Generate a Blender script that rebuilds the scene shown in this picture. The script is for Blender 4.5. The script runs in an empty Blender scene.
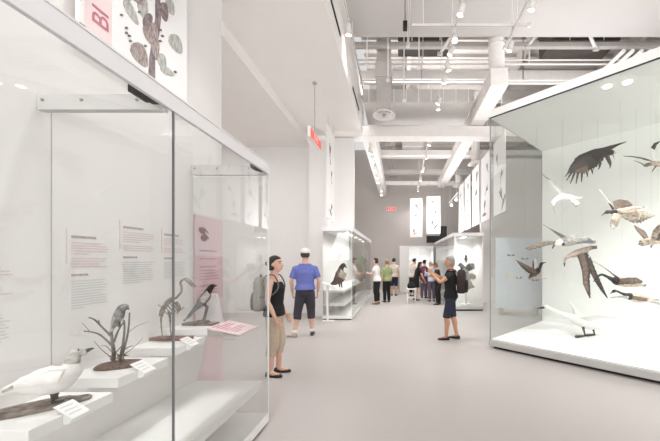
import bpy, math, random
from mathutils import Vector as V, Matrix
random.seed(7)
S = bpy.context.scene
COL = S.collection
F, CX, CY, H0 = 312.0, 400.0, 261.0, 1.55
R = math.radians

def at(px, py, d):                       # the place a pixel shows at forward distance d
    return V(((px - CX) / F * d, d, H0 - (py - CY) / F * d))

# ------------------------------------------------------------------ materials
def lin(c):
    return tuple((v / 255 / 12.92 if v / 255 <= .04045 else ((v / 255 + .055) / 1.055) ** 2.4) for v in c)
MATS = {}
def mat(name, rgb, rough=.6, var=0., scale=20., bump=0., metal=0., rgb2=None, spec=.5, kind='noise', stretch=None, emit=0.):
    if name in MATS: return MATS[name]
    m = bpy.data.materials.new(name); m.use_nodes = True
    nt = m.node_tree; b = nt.nodes['Principled BSDF']
    c = lin(rgb) + (1,)
    b.inputs['Base Color'].default_value = c
    b.inputs['Roughness'].default_value = rough
    b.inputs['Metallic'].default_value = metal
    b.inputs['Specular IOR Level'].default_value = spec
    if var or rgb2 or bump:
        tc = nt.nodes.new('ShaderNodeTexCoord'); mp = nt.nodes.new('ShaderNodeMapping')
        nt.links.new(tc.outputs['Object'], mp.inputs[0])
        if stretch: mp.inputs['Scale'].default_value = stretch
        if kind == 'voronoi':
            n = nt.nodes.new('ShaderNodeTexVoronoi'); n.inputs['Scale'].default_value = scale; out = n.outputs['Distance']
        else:
            n = nt.nodes.new('ShaderNodeTexNoise'); n.inputs['Scale'].default_value = scale
            n.inputs['Detail'].default_value = 5; out = n.outputs['Fac']
        nt.links.new(mp.outputs[0], n.inputs['Vector'])
        r = nt.nodes.new('ShaderNodeValToRGB')
        r.color_ramp.elements[0].position = .32; r.color_ramp.elements[1].position = .68
        k = 1 - var
        r.color_ramp.elements[0].color = (lin(rgb2) + (1,)) if rgb2 else (c[0] * k, c[1] * k, c[2] * k, 1)
        r.color_ramp.elements[1].color = c
        nt.links.new(out, r.inputs[0]); nt.links.new(r.outputs[0], b.inputs['Base Color'])
        if bump:
            bp = nt.nodes.new('ShaderNodeBump'); bp.inputs['Strength'].default_value = bump
            bp.inputs['Distance'].default_value = .004
            nt.links.new(out, bp.inputs['Height']); nt.links.new(bp.outputs[0], b.inputs['Normal'])
    if emit:
        b.inputs['Emission Color'].default_value = c; b.inputs['Emission Strength'].default_value = emit
    MATS[name] = m
    return m
def glass(name, tint, base=.035, top=.8):
    m = bpy.data.materials.new(name); m.use_nodes = True
    nt = m.node_tree; nt.nodes.clear()
    o = nt.nodes.new('ShaderNodeOutputMaterial'); mx = nt.nodes.new('ShaderNodeMixShader')
    t = nt.nodes.new('ShaderNodeBsdfTransparent'); g = nt.nodes.new('ShaderNodeBsdfGlossy')
    t.inputs[0].default_value = tint + (1,); g.inputs['Roughness'].default_value = .01
    lw = nt.nodes.new('ShaderNodeLayerWeight'); lw.inputs[0].default_value = .5
    p = nt.nodes.new('ShaderNodeMath'); p.operation = 'POWER'; p.inputs[1].default_value = 4.5
    a = nt.nodes.new('ShaderNodeMath'); a.operation = 'MULTIPLY_ADD'; a.inputs[1].default_value = top; a.inputs[2].default_value = base
    nt.links.new(lw.outputs['Facing'], p.inputs[0]); nt.links.new(p.outputs[0], a.inputs[0])
    nt.links.new(a.outputs[0], mx.inputs[0]); nt.links.new(t.outputs[0], mx.inputs[1]); nt.links.new(g.outputs[0], mx.inputs[2])
    nt.links.new(mx.outputs[0], o.inputs[0])
    MATS[name] = m
    return m

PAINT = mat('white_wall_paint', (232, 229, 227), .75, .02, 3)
CEILN = mat('ceiling_paint_dimmed', (200, 196, 194), .8, .02, 2)  # ceiling paint darkened where the added lamps make it too bright
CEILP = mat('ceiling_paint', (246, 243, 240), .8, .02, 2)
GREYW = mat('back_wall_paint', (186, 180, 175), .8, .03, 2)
DECK = mat('deck_paint', (196, 190, 186), .85, .12, 6)
STEEL = mat('white_painted_steel', (238, 234, 231), .55, .05, 8)
STEELG = mat('grey_painted_steel', (188, 183, 179), .6, .08, 8)
DUCTG = mat('duct_grey', (200, 196, 193), .5, .06, 5)
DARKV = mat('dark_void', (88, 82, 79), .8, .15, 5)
PLINTH = mat('white_lacquer', (238, 237, 235), .4, .01, 4)
RAILM = mat('rail_aluminium', (240, 238, 241), .4, .02, 4)
BRKM = mat('bracket_metal', (204, 202, 200), .45, .02, 4)
RAILG = mat('base_rail_aluminium', (190, 188, 185), .4, .03, 4)
BLACK = mat('matte_black', (22, 21, 21), .7)
JOINT = mat('joint_seal', (150, 150, 150), .5)
SEAM = mat('panel_seam', (150, 150, 149), .6)
EDGE = mat('polished_glass_edge', (232, 238, 234), .2)
SCREW = mat('screw_metal', (150, 149, 148), .35, metal=.6)
GLASS = glass('clear_glass', (.976, .982, .98))
GLASS2 = glass('green_tinted_glass', (.965, .975, .967), .035)
PINK = mat('pink_print', (240, 218, 220), .7, .02, 4)
PINKD = mat('rose_print', (228, 206, 209), .6, .03, 4)
REDINK = mat('dark_red_ink', (194, 124, 134), .7)
INKP = mat('rose_text_ink', (220, 202, 202), .8)
INKG = mat('grey_text_ink', (208, 207, 206), .8)
INKD = mat('dark_text_ink', (178, 166, 166), .8)
BANNER = mat('banner_cloth', (243, 241, 241), .8, .01, 6)
LAMP = mat('lamp_lens', (255, 250, 240), .3, emit=9.)
SPOTM = mat('spotlight_white', (226, 223, 220), .4)
REDSIGN = mat('exit_sign_red', (232, 92, 88), .4, emit=.25)
SIGNW = mat('sign_white', (250, 240, 238), .5)
BLUEP = mat('pale_blue_print', (234, 241, 249), .6, .05, 2)
WOOD = mat('driftwood', (158, 146, 136), .85, scale=26, rgb2=(92, 82, 75), bump=.5, stretch=(1, 1, 3))
WOODR = mat('reddish_wood', (140, 104, 92), .6, scale=18, rgb2=(108, 76, 68), stretch=(1, 6, 1))
BARK = mat('bark', (138, 128, 120), .9, scale=40, rgb2=(92, 84, 78), bump=.6)
SOIL = mat('dry_leaf_litter', (130, 108, 92), .95, scale=60, rgb2=(74, 58, 50), bump=1)
BONE = mat('bone', (170, 160, 150), .7, scale=40, rgb2=(112, 102, 94))

# ------------------------------------------------------------------ mesh builder
class MB:
    def __init__(s): s.v = []; s.f = []; s.m = []; s.smooth = []
    def face(s, ids, m=0, sm=False): s.f.append(ids); s.m.append(m); s.smooth.append(sm)
    def box(s, x0, x1, y0, y1, z0, z1, m=0):
        b = len(s.v)
        for z in (z0, z1):
            for x, y in ((x0, y0), (x1, y0), (x1, y1), (x0, y1)): s.v.append(V((x, y, z)))
        for q in ((3, 2, 1, 0), (4, 5, 6, 7), (0, 1, 5, 4), (1, 2, 6, 5), (2, 3, 7, 6), (3, 0, 4, 7)):
            s.face([b + i for i in q], m)
        return s
    def prism(s, poly, off, m=0):        # polygon of 3-D points pushed along off
        b = len(s.v); n = len(poly); off = V(off); poly = [V(p) for p in poly]
        s.v += poly; s.v += [p + off for p in poly]
        nrm = sum(((poly[i] - poly[0]).cross(poly[(i + 1) % n] - poly[0]) for i in range(n)), V())
        fl = nrm.dot(off) > 0
        A = list(range(b, b + n)); B = list(range(b + n, b + 2 * n))
        s.face(A[::-1] if fl else A, m); s.face(B if fl else B[::-1], m)
        for i in range(n):
            j = (i + 1) % n
            q = [A[i], A[j], B[j], B[i]]
            s.face(q if fl else q[::-1], m)
        return s
    def rings(s, rings, ms=None, cap=True, sm=True):
        b = len(s.v); n = len(rings[0])
        for r in rings: s.v += [V(p) for p in r]
        for k in range(len(rings) - 1):
            mi = ms[k] if ms else 0
            for i in range(n):
                j = (i + 1) % n
                mj = mi if not isinstance(mi, tuple) else mi[1] if i in (2, 3, 4) else mi[0]
                s.face([b + k * n + i, b + k * n + j, b + (k + 1) * n + j, b + (k + 1) * n + i], mj, sm)
        if cap:
            fl = lambda q: q[0] if isinstance(q, tuple) else q
            s.face([b + i for i in range(n)][::-1], fl(ms[0]) if ms else 0, False)
            e = b + (len(rings) - 1) * n
            s.face([e + i for i in range(n)], fl(ms[-1]) if ms else 0, False)
        return s
    def tube(s, pts, rad, n=8, sq=1., ms=None, up=(0, 0, 1), fine=0):
        pts = [V(p) for p in pts]
        if not isinstance(rad, (list, tuple)): rad = [rad] * len(pts)
        rad = list(rad)
        if fine: pts, rad, ms = spline(pts, rad, ms, fine)
        rs = []; up = V(up); prev = None
        for i, p in enumerate(pts):
            t = pts[min(i + 1, len(pts) - 1)] - pts[max(i - 1, 0)]
            t = t.normalized() if t.length > 1e-9 else V((0, 0, 1))
            a = t.cross(up)
            if a.length < .15: a = t.cross(V((1, 0, 0)) if abs(t.x) < .9 else V((0, 1, 0)))
            if prev is not None:
                a2 = prev - t * prev.dot(t)
                if a2.length > .1: a = a2
            a.normalize(); prev = a; c = a.cross(t).normalized()
            r = rad[i]
            rs.append([p + a * (r * sq * math.cos(-2 * math.pi * k / n)) + c * (r * math.sin(-2 * math.pi * k / n)) for k in range(n)])
        mm = ms[:-1] if ms else None
        return s.rings(rs, mm)
    def ball(s, c, rx, ry=None, rz=None, m=0, n=12, k=8, rot=None):
        ry = ry or rx; rz = rz or rx; c = V(c); rs = []
        for i in range(k + 1):
            th = math.pi * (.02 + .96 * i / k)
            rs.append([c + ((rot @ V((rx * math.sin(th) * math.cos(2 * math.pi * j / n), ry * math.sin(th) * math.sin(2 * math.pi * j / n), -rz * math.cos(th)))) if rot else
                       V((rx * math.sin(th) * math.cos(2 * math.pi * j / n), ry * math.sin(th) * math.sin(2 * math.pi * j / n), -rz * math.cos(th)))) for j in range(n)])
        return s.rings(rs, [m] * k)
    def lathe(s, c, prof, n=20, m=0):    # prof: (radius, z) from the bottom up
        c = V(c)
        return s.rings([[c + V((r * math.cos(2 * math.pi * j / n), r * math.sin(2 * math.pi * j / n), z)) for j in range(n)] for r, z in prof], [m] * (len(prof) - 1))
    def wing(s, st, th=.012, sub=3, ragged=.06, rnd=None):   # st: (leading point, trailing point, material)
        rnd = rnd or random
        fs = []
        for i in range(len(st) - 1):
            for k in range(sub):
                u = k / sub
                fs.append((st[i][0].lerp(st[i + 1][0], u), st[i][1].lerp(st[i + 1][1], u), st[i][2]))
        fs.append(st[-1]); rs = []; ms = []
        for i, (l, t, m) in enumerate(fs):
            ch = t - l
            if i % 2 and i < len(fs) - 1: t = t - ch * ragged
            a = fs[min(i + 1, len(fs) - 1)][0] - fs[max(i - 1, 0)][0]
            nr = a.cross(ch)
            nr = nr.normalized() if nr.length > 1e-9 else V((0, 1, 0))
            w = th * (1 - .75 * i / (len(fs) - 1))
            rs.append([l, l.lerp(t, .25) + nr * w, l.lerp(t, .65) + nr * w * .6, t + nr * w * .08, t - nr * w * .08, l.lerp(t, .6) - nr * w * .1, l.lerp(t, .25) - nr * w * .5])
            ms.append(m)
        return s.rings(rs, ms[:-1])
    def build(s, name, mats, parent=None, local=False, mods=None):
        if not isinstance(mats, (list, tuple)): mats = [mats]
        me = bpy.data.meshes.new(name)
        root = parent
        while root is not None and root.parent is not None: root = root.parent
        vs = s.v
        if root is not None and not local:
            inv = (Matrix.Translation(root.location) @ root.rotation_euler.to_matrix().to_4x4()).inverted()
            vs = [inv @ v for v in vs]
        me.from_pydata([tuple(v) for v in vs], [], s.f)
        for m in mats: me.materials.append(m)
        me.polygons.foreach_set('material_index', s.m)
        me.polygons.foreach_set('use_smooth', s.smooth)
        me.update()
        o = bpy.data.objects.new(name, me); COL.objects.link(o)
        if parent is not None: o.parent = parent
        if mods: mods(o)
        return o
def spline(pts, rad, ms, fine):
    P, Q, M = [], [], []
    n = len(pts)
    for i in range(n - 1):
        p0, p1, p2, p3 = pts[max(i - 1, 0)], pts[i], pts[i + 1], pts[min(i + 2, n - 1)]
        for k in range(fine):
            t = k / fine
            P.append(.5 * ((2 * p1) + (p2 - p0) * t + (2 * p0 - 5 * p1 + 4 * p2 - p3) * t * t + (3 * p1 - p0 - 3 * p2 + p3) * t ** 3))
            e = t * t * (3 - 2 * t)
            Q.append(rad[i] * (1 - e) + rad[i + 1] * e)
            if ms: M.append(ms[i])
    P.append(pts[-1]); Q.append(rad[-1])
    if ms: M.append(ms[-1])
    return P, Q, (M if ms else None)
def tag(o, label, cat, group=None):
    o['label'] = label; o['category'] = cat
    if group: o['group'] = group
    return o
def thing(name, label, cat, loc=(0, 0, 0), rz=0., group=None):
    o = bpy.data.objects.new(name, None); COL.objects.link(o)
    o.empty_display_size = .1
    o.location = loc; o.rotation_euler = (0, 0, rz)
    return tag(o, label, cat, group)
def struct(name, mb, m):
    o = mb.build(name, m); o['kind'] = 'structure'; return o
def bevel(w, seg=2):
    def f(o):
        b = o.modifiers.new('bevel', 'BEVEL'); b.width = w; b.segments = seg; b.limit_method = 'ANGLE'
    return f
def kids(o): return [c for c in COL.objects if c.parent == o]
def dup(root, loc, label, rz=None):
    r = root.copy(); COL.objects.link(r); r.location = loc; r['label'] = label
    if rz is not None: r.rotation_euler = (0, 0, rz)
    for ch in kids(root):
        c = ch.copy(); COL.objects.link(c); c.parent = r
        for g in kids(ch):
            d = g.copy(); COL.objects.link(d); d.parent = c
    return r
ORD = ['first', 'second', 'third', 'fourth', 'fifth', 'sixth', 'seventh', 'eighth', 'ninth', 'tenth', 'eleventh', 'twelfth']
def text_mesh(txt, size):
    cu = bpy.data.curves.new('t', 'FONT'); cu.body = txt; cu.size = size; cu.extrude = .001
    o = bpy.data.objects.new('t', cu); COL.objects.link(o)
    bpy.context.view_layer.update()
    me = bpy.data.meshes.new_from_object(o.evaluated_get(bpy.context.evaluated_depsgraph_get()))
    vs = [v.co.copy() for v in me.vertices]; fs = [list(p.vertices) for p in me.polygons]
    bpy.data.objects.remove(o); bpy.data.curves.remove(cu); bpy.data.meshes.remove(me)
    return vs, fs

# ------------------------------------------------------------------ camera
cam = bpy.data.cameras.new('camera'); co = bpy.data.objects.new('camera', cam); COL.objects.link(co)
co.location = (0, 0, H0); co.rotation_euler = (math.pi / 2, 0, 0)
cam.sensor_width = 36; cam.lens = F / 660 * 36
cam.shift_x = (330 - CX) / 660; cam.shift_y = (CY - 220.5) / 660
cam.clip_start = .02
S.camera = co
# ================================================================== the setting
ZL, ZC = 5.17, 6.43
FLOORM = mat('terrazzo_floor', (186, 180, 177), .38, .05, 160, spec=.4)
struct('floor', MB().box(-9, 9, -5, 17.2, -.1, 0), FLOORM)
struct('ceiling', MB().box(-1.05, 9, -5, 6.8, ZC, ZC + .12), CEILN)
struct('ceiling', MB().box(-1.05, 9, 6.8, 17.2, 7.6, 7.7), DECK)
struct('trim_1', MB().box(-1.05, 9, 6.72, 6.8, ZC + .12, 7.6), CEILP)
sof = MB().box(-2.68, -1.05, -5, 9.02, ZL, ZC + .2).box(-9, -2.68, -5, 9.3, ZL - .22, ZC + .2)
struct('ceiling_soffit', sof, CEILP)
struct('wall_left', MB().box(-2.12, -1.985, -5, 3.47, 0, ZL - .002), PAINT)
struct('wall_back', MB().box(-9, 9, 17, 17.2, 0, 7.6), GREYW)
struct('wall_alcove', MB().box(-9, -2.56, 9.3, 9.45, 0, ZL - .22), PAINT)
struct('wall_side', MB().box(-9.1, -9, -5, 9.3, 0, ZL - .22), PAINT)
struct('wall_right', MB().box(9, 9.1, -5, 17.2, 0, 7.6), PAINT)
struct('wall_corridor', MB().box(-2.7, -2.56, 9.45, 17, 0, 7.6), PAINT)
struct('wall_gallery', MB().box(3.0, 9, 11.6, 11.75, 0, 5.35), PAINT)
struct('trim_pillar', MB().box(-2.56, -2.1, 8.75, 9.3, 0, ZL - .222), PAINT)
struct('trim_panel', MB().box(-1.96, -1.297, 8.8, 8.93, 2.47, 5.02), PAINT)
struct('baseboard_left', MB().box(-1.985, -1.975, 2.98, 3.47, 0, .1), RAILG)
# beams of the open ceiling
struct('trim_beam', MB().box(-2.08, 6.5, 8.69, 9.1, 5.03, 5.31), STEEL)
for i, (y, z0, z1, d) in enumerate(((8.2, 6.33, 6.56, .2), (7.2, 6.5, 6.61, .1), (12, 5.62, 5.82, .25), (14.5, 5.62, 5.8, .25), (16.4, 5.55, 5.75, .25), (10.4, 6.9, 7.25, .2), (9.9, 6.2, 6.36, .18))):
    struct('trim_beam', MB().box(-1.04, 8.9, y, y + d, z0, z1), STEEL if i % 2 == 0 else STEELG)
for x in (.2, 3.4, 6.2):
    struct('trim_joist', MB().box(x, x + .12, 6.82, 16.99, 7.26, 7.6), STEELG)
for i in range(14):
    struct('trim_rib', MB().box(-1.04, 8.99, 6.95 + i * .72, 7.03 + i * .72, 7.5, 7.6), STEELG)
struct('trim_soffit', MB().box(-1.08, -.72, 9.11, 16.9, 5.03, 5.5), STEEL)

# ---------------------------------------------------------------- services hung in the ceiling
def duct_box(name, label, x0, x1, y0, y1, z0, z1, m, seams='x', n=8, cat='duct'):
    t = thing(name, label, cat, ((x0 + x1) / 2, (y0 + y1) / 2, z0))
    MB().box(x0, x1, y0, y1, z0, z1).build('duct_body', m, t, mods=bevel(.012))
    for i in range(n):
        u = (i + .5) / n
        b = MB()
        if seams == 'x':
            x = x0 + (x1 - x0) * u; b.box(x - .012, x + .012, y0 - .014, y0 - .0005, z0, z1)
        else:
            y = y0 + (y1 - y0) * u; b.box(x0 - .014, x1 + .014, y - .015, y + .015, z0 - .014, z1 + .014)
        b.build('seam_flange', STEEL, t)
    return t
duct_box('ceiling_duct', 'wide flat grey duct crossing the ceiling above the round diffuser', -.95, 1.9, 7.95, 9.3, 5.6, 5.93, DUCTG, 'x', 9)
duct_box('ceiling_duct', 'long white duct running away along the right of the ceiling', 1.96, 2.34, 6.75, 16.2, 5.34, 5.74, STEEL, 'y', 9)
duct_box('ceiling_duct', 'dark box standing for a dark opening high at the right under the ceiling deck', 3.6, 5.2, 7.35, 8.1, 6.75, 7.45, DARKV, 'x', 2)  # dark colour stands for an unlit opening in the deck
duct_box('ceiling_duct', 'dark box standing for a dark opening high up above the round diffuser', -.05, 1.3, 7.5, 8.1, 6.85, 7.4, DARKV, 'x', 2)  # another box put in as the dark of a ceiling opening
duct_box('ceiling_duct', 'grey duct box high up far behind the flat duct', .1, .9, 10.8, 13.8, 6.3, 6.8, STEELG, 'y', 5)
t = thing('duct_riser', 'round white duct riser standing on the right-hand long duct', 'duct', (2.15, 6.95, 5.755))
MB().lathe((2.15, 6.95, 5.755), [(.17, 0), (.17, 1.74)], 24).build('riser_pipe', STEEL, t)
MB().lathe((2.15, 6.95, 6.3), [(.185, 0), (.185, .05)], 24).build('collar', STEEL, t)
# supply drop with round diffuser
def diffuser(label, x, y, z, r, drop, group=None, square=False):
    t = thing('ceiling_diffuser', label, 'air diffuser', (x, y, z), group=group)
    b = MB()
    b.lathe((x, y, z), [(r * .7, .1), (r, .02), (r * 1.0, 0), (r * .8, .03), (r * .62, .06)], 28)
    b.build('outer_ring', STEEL, t)
    for k, q in enumerate((.66, .4)):
        MB().lathe((x, y, z), [(r * (q - .14), .07), (r * q, .015), (r * q, .005), (r * (q - .16), .05)], 24).build('inner_ring', STEEL, t)
    MB().lathe((x, y, z), [(r * .1, .02), (r * .16, .0), (r * .1, .06)], 16).build('centre_disc', STEELG, t)
    if square:
        MB().box(x - .17, x + .17, y - .17, y + .17, z + .1, z + drop).build('drop_duct', STEELG, t)
        MB().box(x - .2, x + .2, y - .2, y + .2, z + .85, z + 1.2).build('collar', DUCTG, t)
    else:
        MB().lathe((x, y, z + .1), [(r * .55, 0), (r * .55, drop)], 20).build('drop_duct', STEEL, t)
diffuser('large round white diffuser under the square drop duct near the left of the ceiling', -.39, 7.6, 5.08, .28, 1.75, square=True)
diffuser('round white diffuser beside the long right duct, nearer of two', 2.82, 11.6, 5.12, .3, .7)
diffuser('round white diffuser beside the long right duct, farther of two', 2.82, 15.0, 5.12, .3, .7)
def pipe(label, pts, r, m=STEEL, group='ceiling pipes', hang=()):
    t = thing('ceiling_pipe', label, 'pipe', pts[0], group=group)
    MB().tube(pts, r, 8).build('pipe_run', m, t)
    for h in hang:
        MB().box(h[0] - .008, h[0] + .008, h[1] - .008, h[1] + .008, h[2] + r, 7.5).build('hanger_rod', m, t)
for i, (y, z, r) in enumerate(((7.86, 6.02, .025), (7.86, 6.1, .02), (7.5, 6.28, .022), (7.45, 6.35, .016), (9.5, 6.05, .03), (11.1, 6.0, .03), (13.2, 5.9, .03))):
    pipe('thin white pipe crossing the open ceiling, %s from the near edge' % ORD[[3, 4, 1, 0, 5, 6, 7][i] if i < 7 else i], [(-1.0, y, z), (8.9, y, z)], r,
         hang=[(.55, y, z), (3.1, y, z)])
for i in range(4):
    x = -.52 + i * .1
    pipe('white conduit running away over the left of the corridor, %s from the left' % ORD[i], [(x, 9.6, 5.98), (x, 16.6, 5.98)], .022, STEELG, 'conduits along the corridor')
for i in range(4):
    x = 4.95 + i * .2
    pipe('pale conduit in the bundle above the large right case, %s from the left' % ORD[i], [(x, 6.9, 6.2), (x, 10.2, 6.2)], .045, STEEL, 'conduit bundle above the right case')
for i, (px, y0, y1, Y) in enumerate(((367, 37, 62, 7.0), (388, 80, 40, 7.1), (419, 38, 66, 7.05), (404, 62, 100, 7.3))):
    a = at(px, max(y0, y1), Y); 
    t = thing('hanger_rod', 'thin white vertical rod hanging in the open ceiling, %s from the left' % ORD[(0, 1, 3, 2)[i]], 'rod', a, group='ceiling hanger rods')
    MB().tube([a, (a.x, a.y, 7.49)], .018, 6).build('rod', STEEL, t)
    MB().box(a.x - .04, a.x + .04, a.y - .04, a.y + .04, a.z - .03, a.z).build('clamp', STEEL, t)
# diagonal braces
for i, (p, q) in enumerate((((.9, 7.0, 6.2), (1.6, 7.0, 7.3)), ((2.9, 7.05, 6.4), (3.5, 7.05, 7.4)), ((4.4, 7.0, 6.3), (3.9, 7.0, 7.4)))):
    t = thing('ceiling_brace', 'slanting grey brace in the open ceiling, %s from the left' % ORD[i], 'brace', p, group='ceiling braces')
    MB().tube([p, q], .035, 6).build('bar', STEEL, t)
    MB().box(p[0] - .06, p[0] + .06, p[1] - .03, p[1] + .03, p[2] - .03, p[2] + .03).build('foot_plate', STEELG, t)
# dark slot vents on the bulkhead
for i, (y0, y1, z) in enumerate(((4.3, 5.45, 5.47), (6.9, 7.9, 5.35))):
    t = thing('slot_vent', 'dark narrow slot vent on the left ceiling bulkhead, %s one' % ('nearer', 'farther')[i], 'air vent', (-1.045, y0, z), group='slot vents on the bulkhead')
    MB().box(-1.048, -1.035, y0, y1, z, z + .055).build('slot', BLACK, t)
    MB().box(-1.048, -1.03, y0 - .02, y1 + .02, z + .056, z + .07).build('slot_lip', STEEL, t)

# ---------------------------------------------------------------- tracks and spotlights
def track(label, p, q, rods=(), top=None):
    t = thing('light_track', label, 'lighting track', p, group='ceiling light tracks')
    p, q = V(p), V(q); d = (q - p).normalized(); s = V((-d.y, d.x, 0)) * .018
    MB().prism([p - s, q - s, q + s, p + s], (0, 0, .035)).build('rail', STEEL, t)
    MB().prism([p - s * .4 - V((0, 0, .003)), q - s * .4 - V((0, 0, .003)), q + s * .4 - V((0, 0, .003)), p + s * .4 - V((0, 0, .003))], (0, 0, .003)).build('conductor_slot', STEELG, t)
    for u in rods:
        c = p.lerp(q, u)
        MB().box(c.x - .007, c.x + .007, c.y - .007, c.y + .007, c.z + .035, top if top else (ZC if c.y < 6.7 else 7.5)).build('hanger_rod', STEEL, t)
    MB().box(q.x - .03, q.x + .03, q.y - .03, q.y + .03, q.z - .012, q.z + .045).build('end_cap', SPOTM, t)
    return t
ZT = 5.5
track('long white lighting track running away down the middle of the corridor', (.93, 3.2, ZT), (.93, 7.9, ZT), (.2, .5, .8))
track('white lighting track continuing down the middle of the corridor beyond the flat duct', (.93, 9.35, ZT - .08), (.93, 16.6, ZT - .08), (.1, .45, .8))
track('white lighting track crossing the ceiling from side to side', (.2, 5.33, ZT + .06), (2.2, 5.33, ZT + .06), (.1, .9))
track('white lighting track left of the middle one, ending over the open ceiling', (.146, 3.2, ZT), (.146, 5.75, ZT), (.3, .85))
track('white lighting track on the right, slanting above the large case', (1.95, 3.2, ZT), (1.95, 5.8, ZT), (.3, .85))
track('white lighting track along the bulkhead at the left of the high ceiling', (-.96, 4.0, 6.02), (-.96, 8.6, 6.02), (.1, .5), 6.4)
track('short low lighting track far down the right side by the hanging banners', (2.35, 12.7, 4.32), (2.35, 14.9, 4.32), (.1, .9), 5.3)
t = thing('track_feed', 'dark cable feed box where the left track meets the crossing track', 'electrical box', (.146, 5.02, ZT - .1), group=None)
MB().box(.05, .122, 5.2, 5.3, ZT - .05, ZT + .06).build('feed_box', BLACK, t)
MB().tube([(.085, 5.25, ZT + .06), (.085, 5.23, ZT + .3), (.085, 5.2, ZC - .002)], .007, 6).build('hanging_cable', BLACK, t)

SP = None
def spot(label, loc, aim, group, power=0, size=80, blend=.6, sc=1.):
    """a track head: stem, yoke, barrel, front ring and lens; hangs .17 under its track"""
    loc = V(loc); d = (V(aim) - loc).normalized()
    t = thing('track_spotlight', label, 'spotlight', loc, group=group)
    MB().box(loc.x - .02, loc.x + .02, loc.y - .05, loc.y + .05, loc.z + .125, loc.z + .1555).build('track_adapter', SPOTM, t)
    MB().tube([loc + V((0, 0, .13)), loc + V((0, 0, .05))], .011, 6).build('stem', SPOTM, t)
    a = loc - d * .085 * sc; b = loc + d * .085 * sc
    MB().tube([a - d * .01, a, loc, b], [.03 * sc, .052 * sc, .056 * sc, .058 * sc], 16).build('barrel', SPOTM, t)
    MB().tube([b, b + d * .012], [.062 * sc, .062 * sc], 16).build('front_ring', SPOTM, t)
    MB().tube([b + d * .013, b + d * .016], [.05 * sc, .05 * sc], 16).build('lens', LAMP, t)
    if power:
        l = bpy.data.lights.new('spot_beam', 'SPOT'); l.energy = power * .34; l.spot_size = R(size); l.spot_blend = blend; l.shadow_soft_size = .1
        l.color = (1, .985, .975)
        o = bpy.data.objects.new('spot_beam', l); COL.objects.link(o)
        o.location = b + d * .03; o.rotation_euler = (-d).to_track_quat('Z', 'Y').to_euler()
g = 'spotlights on the middle track'
mid = [3.6, 4.2, 4.7, 5.3, 5.62, 6.07, 6.5, 7.38, 7.65]
aims = [(-1, 3.8, 0), (1.6, 5, 0), (-.8, 5.5, 0), (.7, 3.2, 1.2), (-1.5, 6.5, 0), (2.2, 7, 0), (0, 8, 0), (-1.5, 8.5, 1), (1.5, 8.6, 0)]
for i, y in enumerate(mid):
    spot('white spotlight on the middle track, %s from the near end' % ORD[i], (.93, y, ZT - .16), aims[i], g, 70 if i < 4 else 270, 95, .6, .82)
far = [9.75, 11.0, 12.6, 14.1, 15.2, 16.2]
aims = [(-.8, 11, 0), (1.6, 12, 1), (-.8, 13.5, 0), (.8, 15, .8), (-.6, 16.5, 2), (1.2, 17, 1.5)]
for i, y in enumerate(far):
    spot('white spotlight on the middle track beyond the flat duct, %s from the near end' % ORD[i], (.93, y, ZT - .24), aims[i], 'spotlights beyond the flat duct', 190, 95)
fm = [9.25, 9.75, 11.0, 12.0, 12.75, 14.3, 15.1]
track('white lighting track under the long left bulkhead beam', (-.88, 9.15, 4.99), (-.88, 16.5, 4.99))
for i, y in enumerate(fm):
    spot('white spotlight under the long left bulkhead beam, %s from the near end' % ORD[i], (-.88, y, 4.99 - .16), [(-1.6, y + .6, 1), (.4, y + 1, 0)][i % 2], 'spotlights under the left bulkhead beam', 120, 95)
for i, y in enumerate((5.8, 8.3)):
    spot('small white spotlight on the bulkhead track, %s one' % ('nearer', 'farther')[i], (-.96, y, 6.02 - .16), (-1.0 + 2 * i, y + 1.4, 0), 'spotlights on the bulkhead track', 100, 90)
for i, y in enumerate((13.0, 14.2)):
    spot('white spotlight on the low far right track, %s one' % ('nearer', 'farther')[i], (2.35, y, 4.32 - .16), (1.9, y - 1.5, 2.2), 'spotlights on the low far track', 60, 90)
for i, y in enumerate((3.9, 4.6, 5.5)):
    spot('white spotlight on the right slanting track, %s from the near end' % ORD[i], (1.95, y, ZT - .16), (2.4 - i, y + 1, 0), 'spotlights on the right track', 50, 95, .6, .82)

# ---------------------------------------------------------------- exit signs
def exit_sign(label, c, ax, w, h, rods, ztop):
    t = thing('exit_sign', label, 'exit sign', c)
    c = V(c); ax = V(ax).normalized(); nr = V((ax.y, -ax.x, 0))
    p = [c - ax * w / 2 - nr * .025, c + ax * w / 2 - nr * .025, c + ax * w / 2 + nr * .025, c - ax * w / 2 + nr * .025]
    MB().prism(p, (0, 0, h)).build('sign_box', SIGNW, t)
    q = [c - ax * (w / 2 - .015) + nr * .026 + V((0, 0, .015)), c + ax * (w / 2 - .015) + nr * .026 + V((0, 0, .015)), c + ax * (w / 2 - .015) + nr * .026 + V((0, 0, h - .015)), c - ax * (w / 2 - .015) + nr * .026 + V((0, 0, h - .015))]
    MB().prism(q, nr * .004).build('red_face', REDSIGN, t)
    vs, fs = text_mesh('EXIT', h * .8)
    wx = max(v.x for v in vs); b = MB()
    b.v = [c + ax * (v.x - wx / 2) + nr * (.034 + v.z) + V((0, 0, h * .22 + v.y)) for v in vs]
    for f in fs: b.face(f)
    b.build('lettering', SIGNW, t)
    for u in rods:
        a = c + ax * u
        MB().tube([a + V((0, 0, h)), (a.x, a.y, ztop)], .009, 6).build('hanging_rod', STEELG, t)
        if ztop < 5.2: MB().lathe((a.x, a.y, ztop - .03), [(.045, 0), (.045, .03)], 12).build('ceiling_plate', STEELG, t)
exit_sign('red and white exit sign hanging on a thin rod from the left soffit', (-1.73, 6.33, 3.92), (0, 1, 0), .8, .2, (0,), ZL)
exit_sign('small red exit sign far away high on the grey end wall', (-.49, 16.93, 4.28), (1, 0, 0), .5, .2, (), 0)
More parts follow.
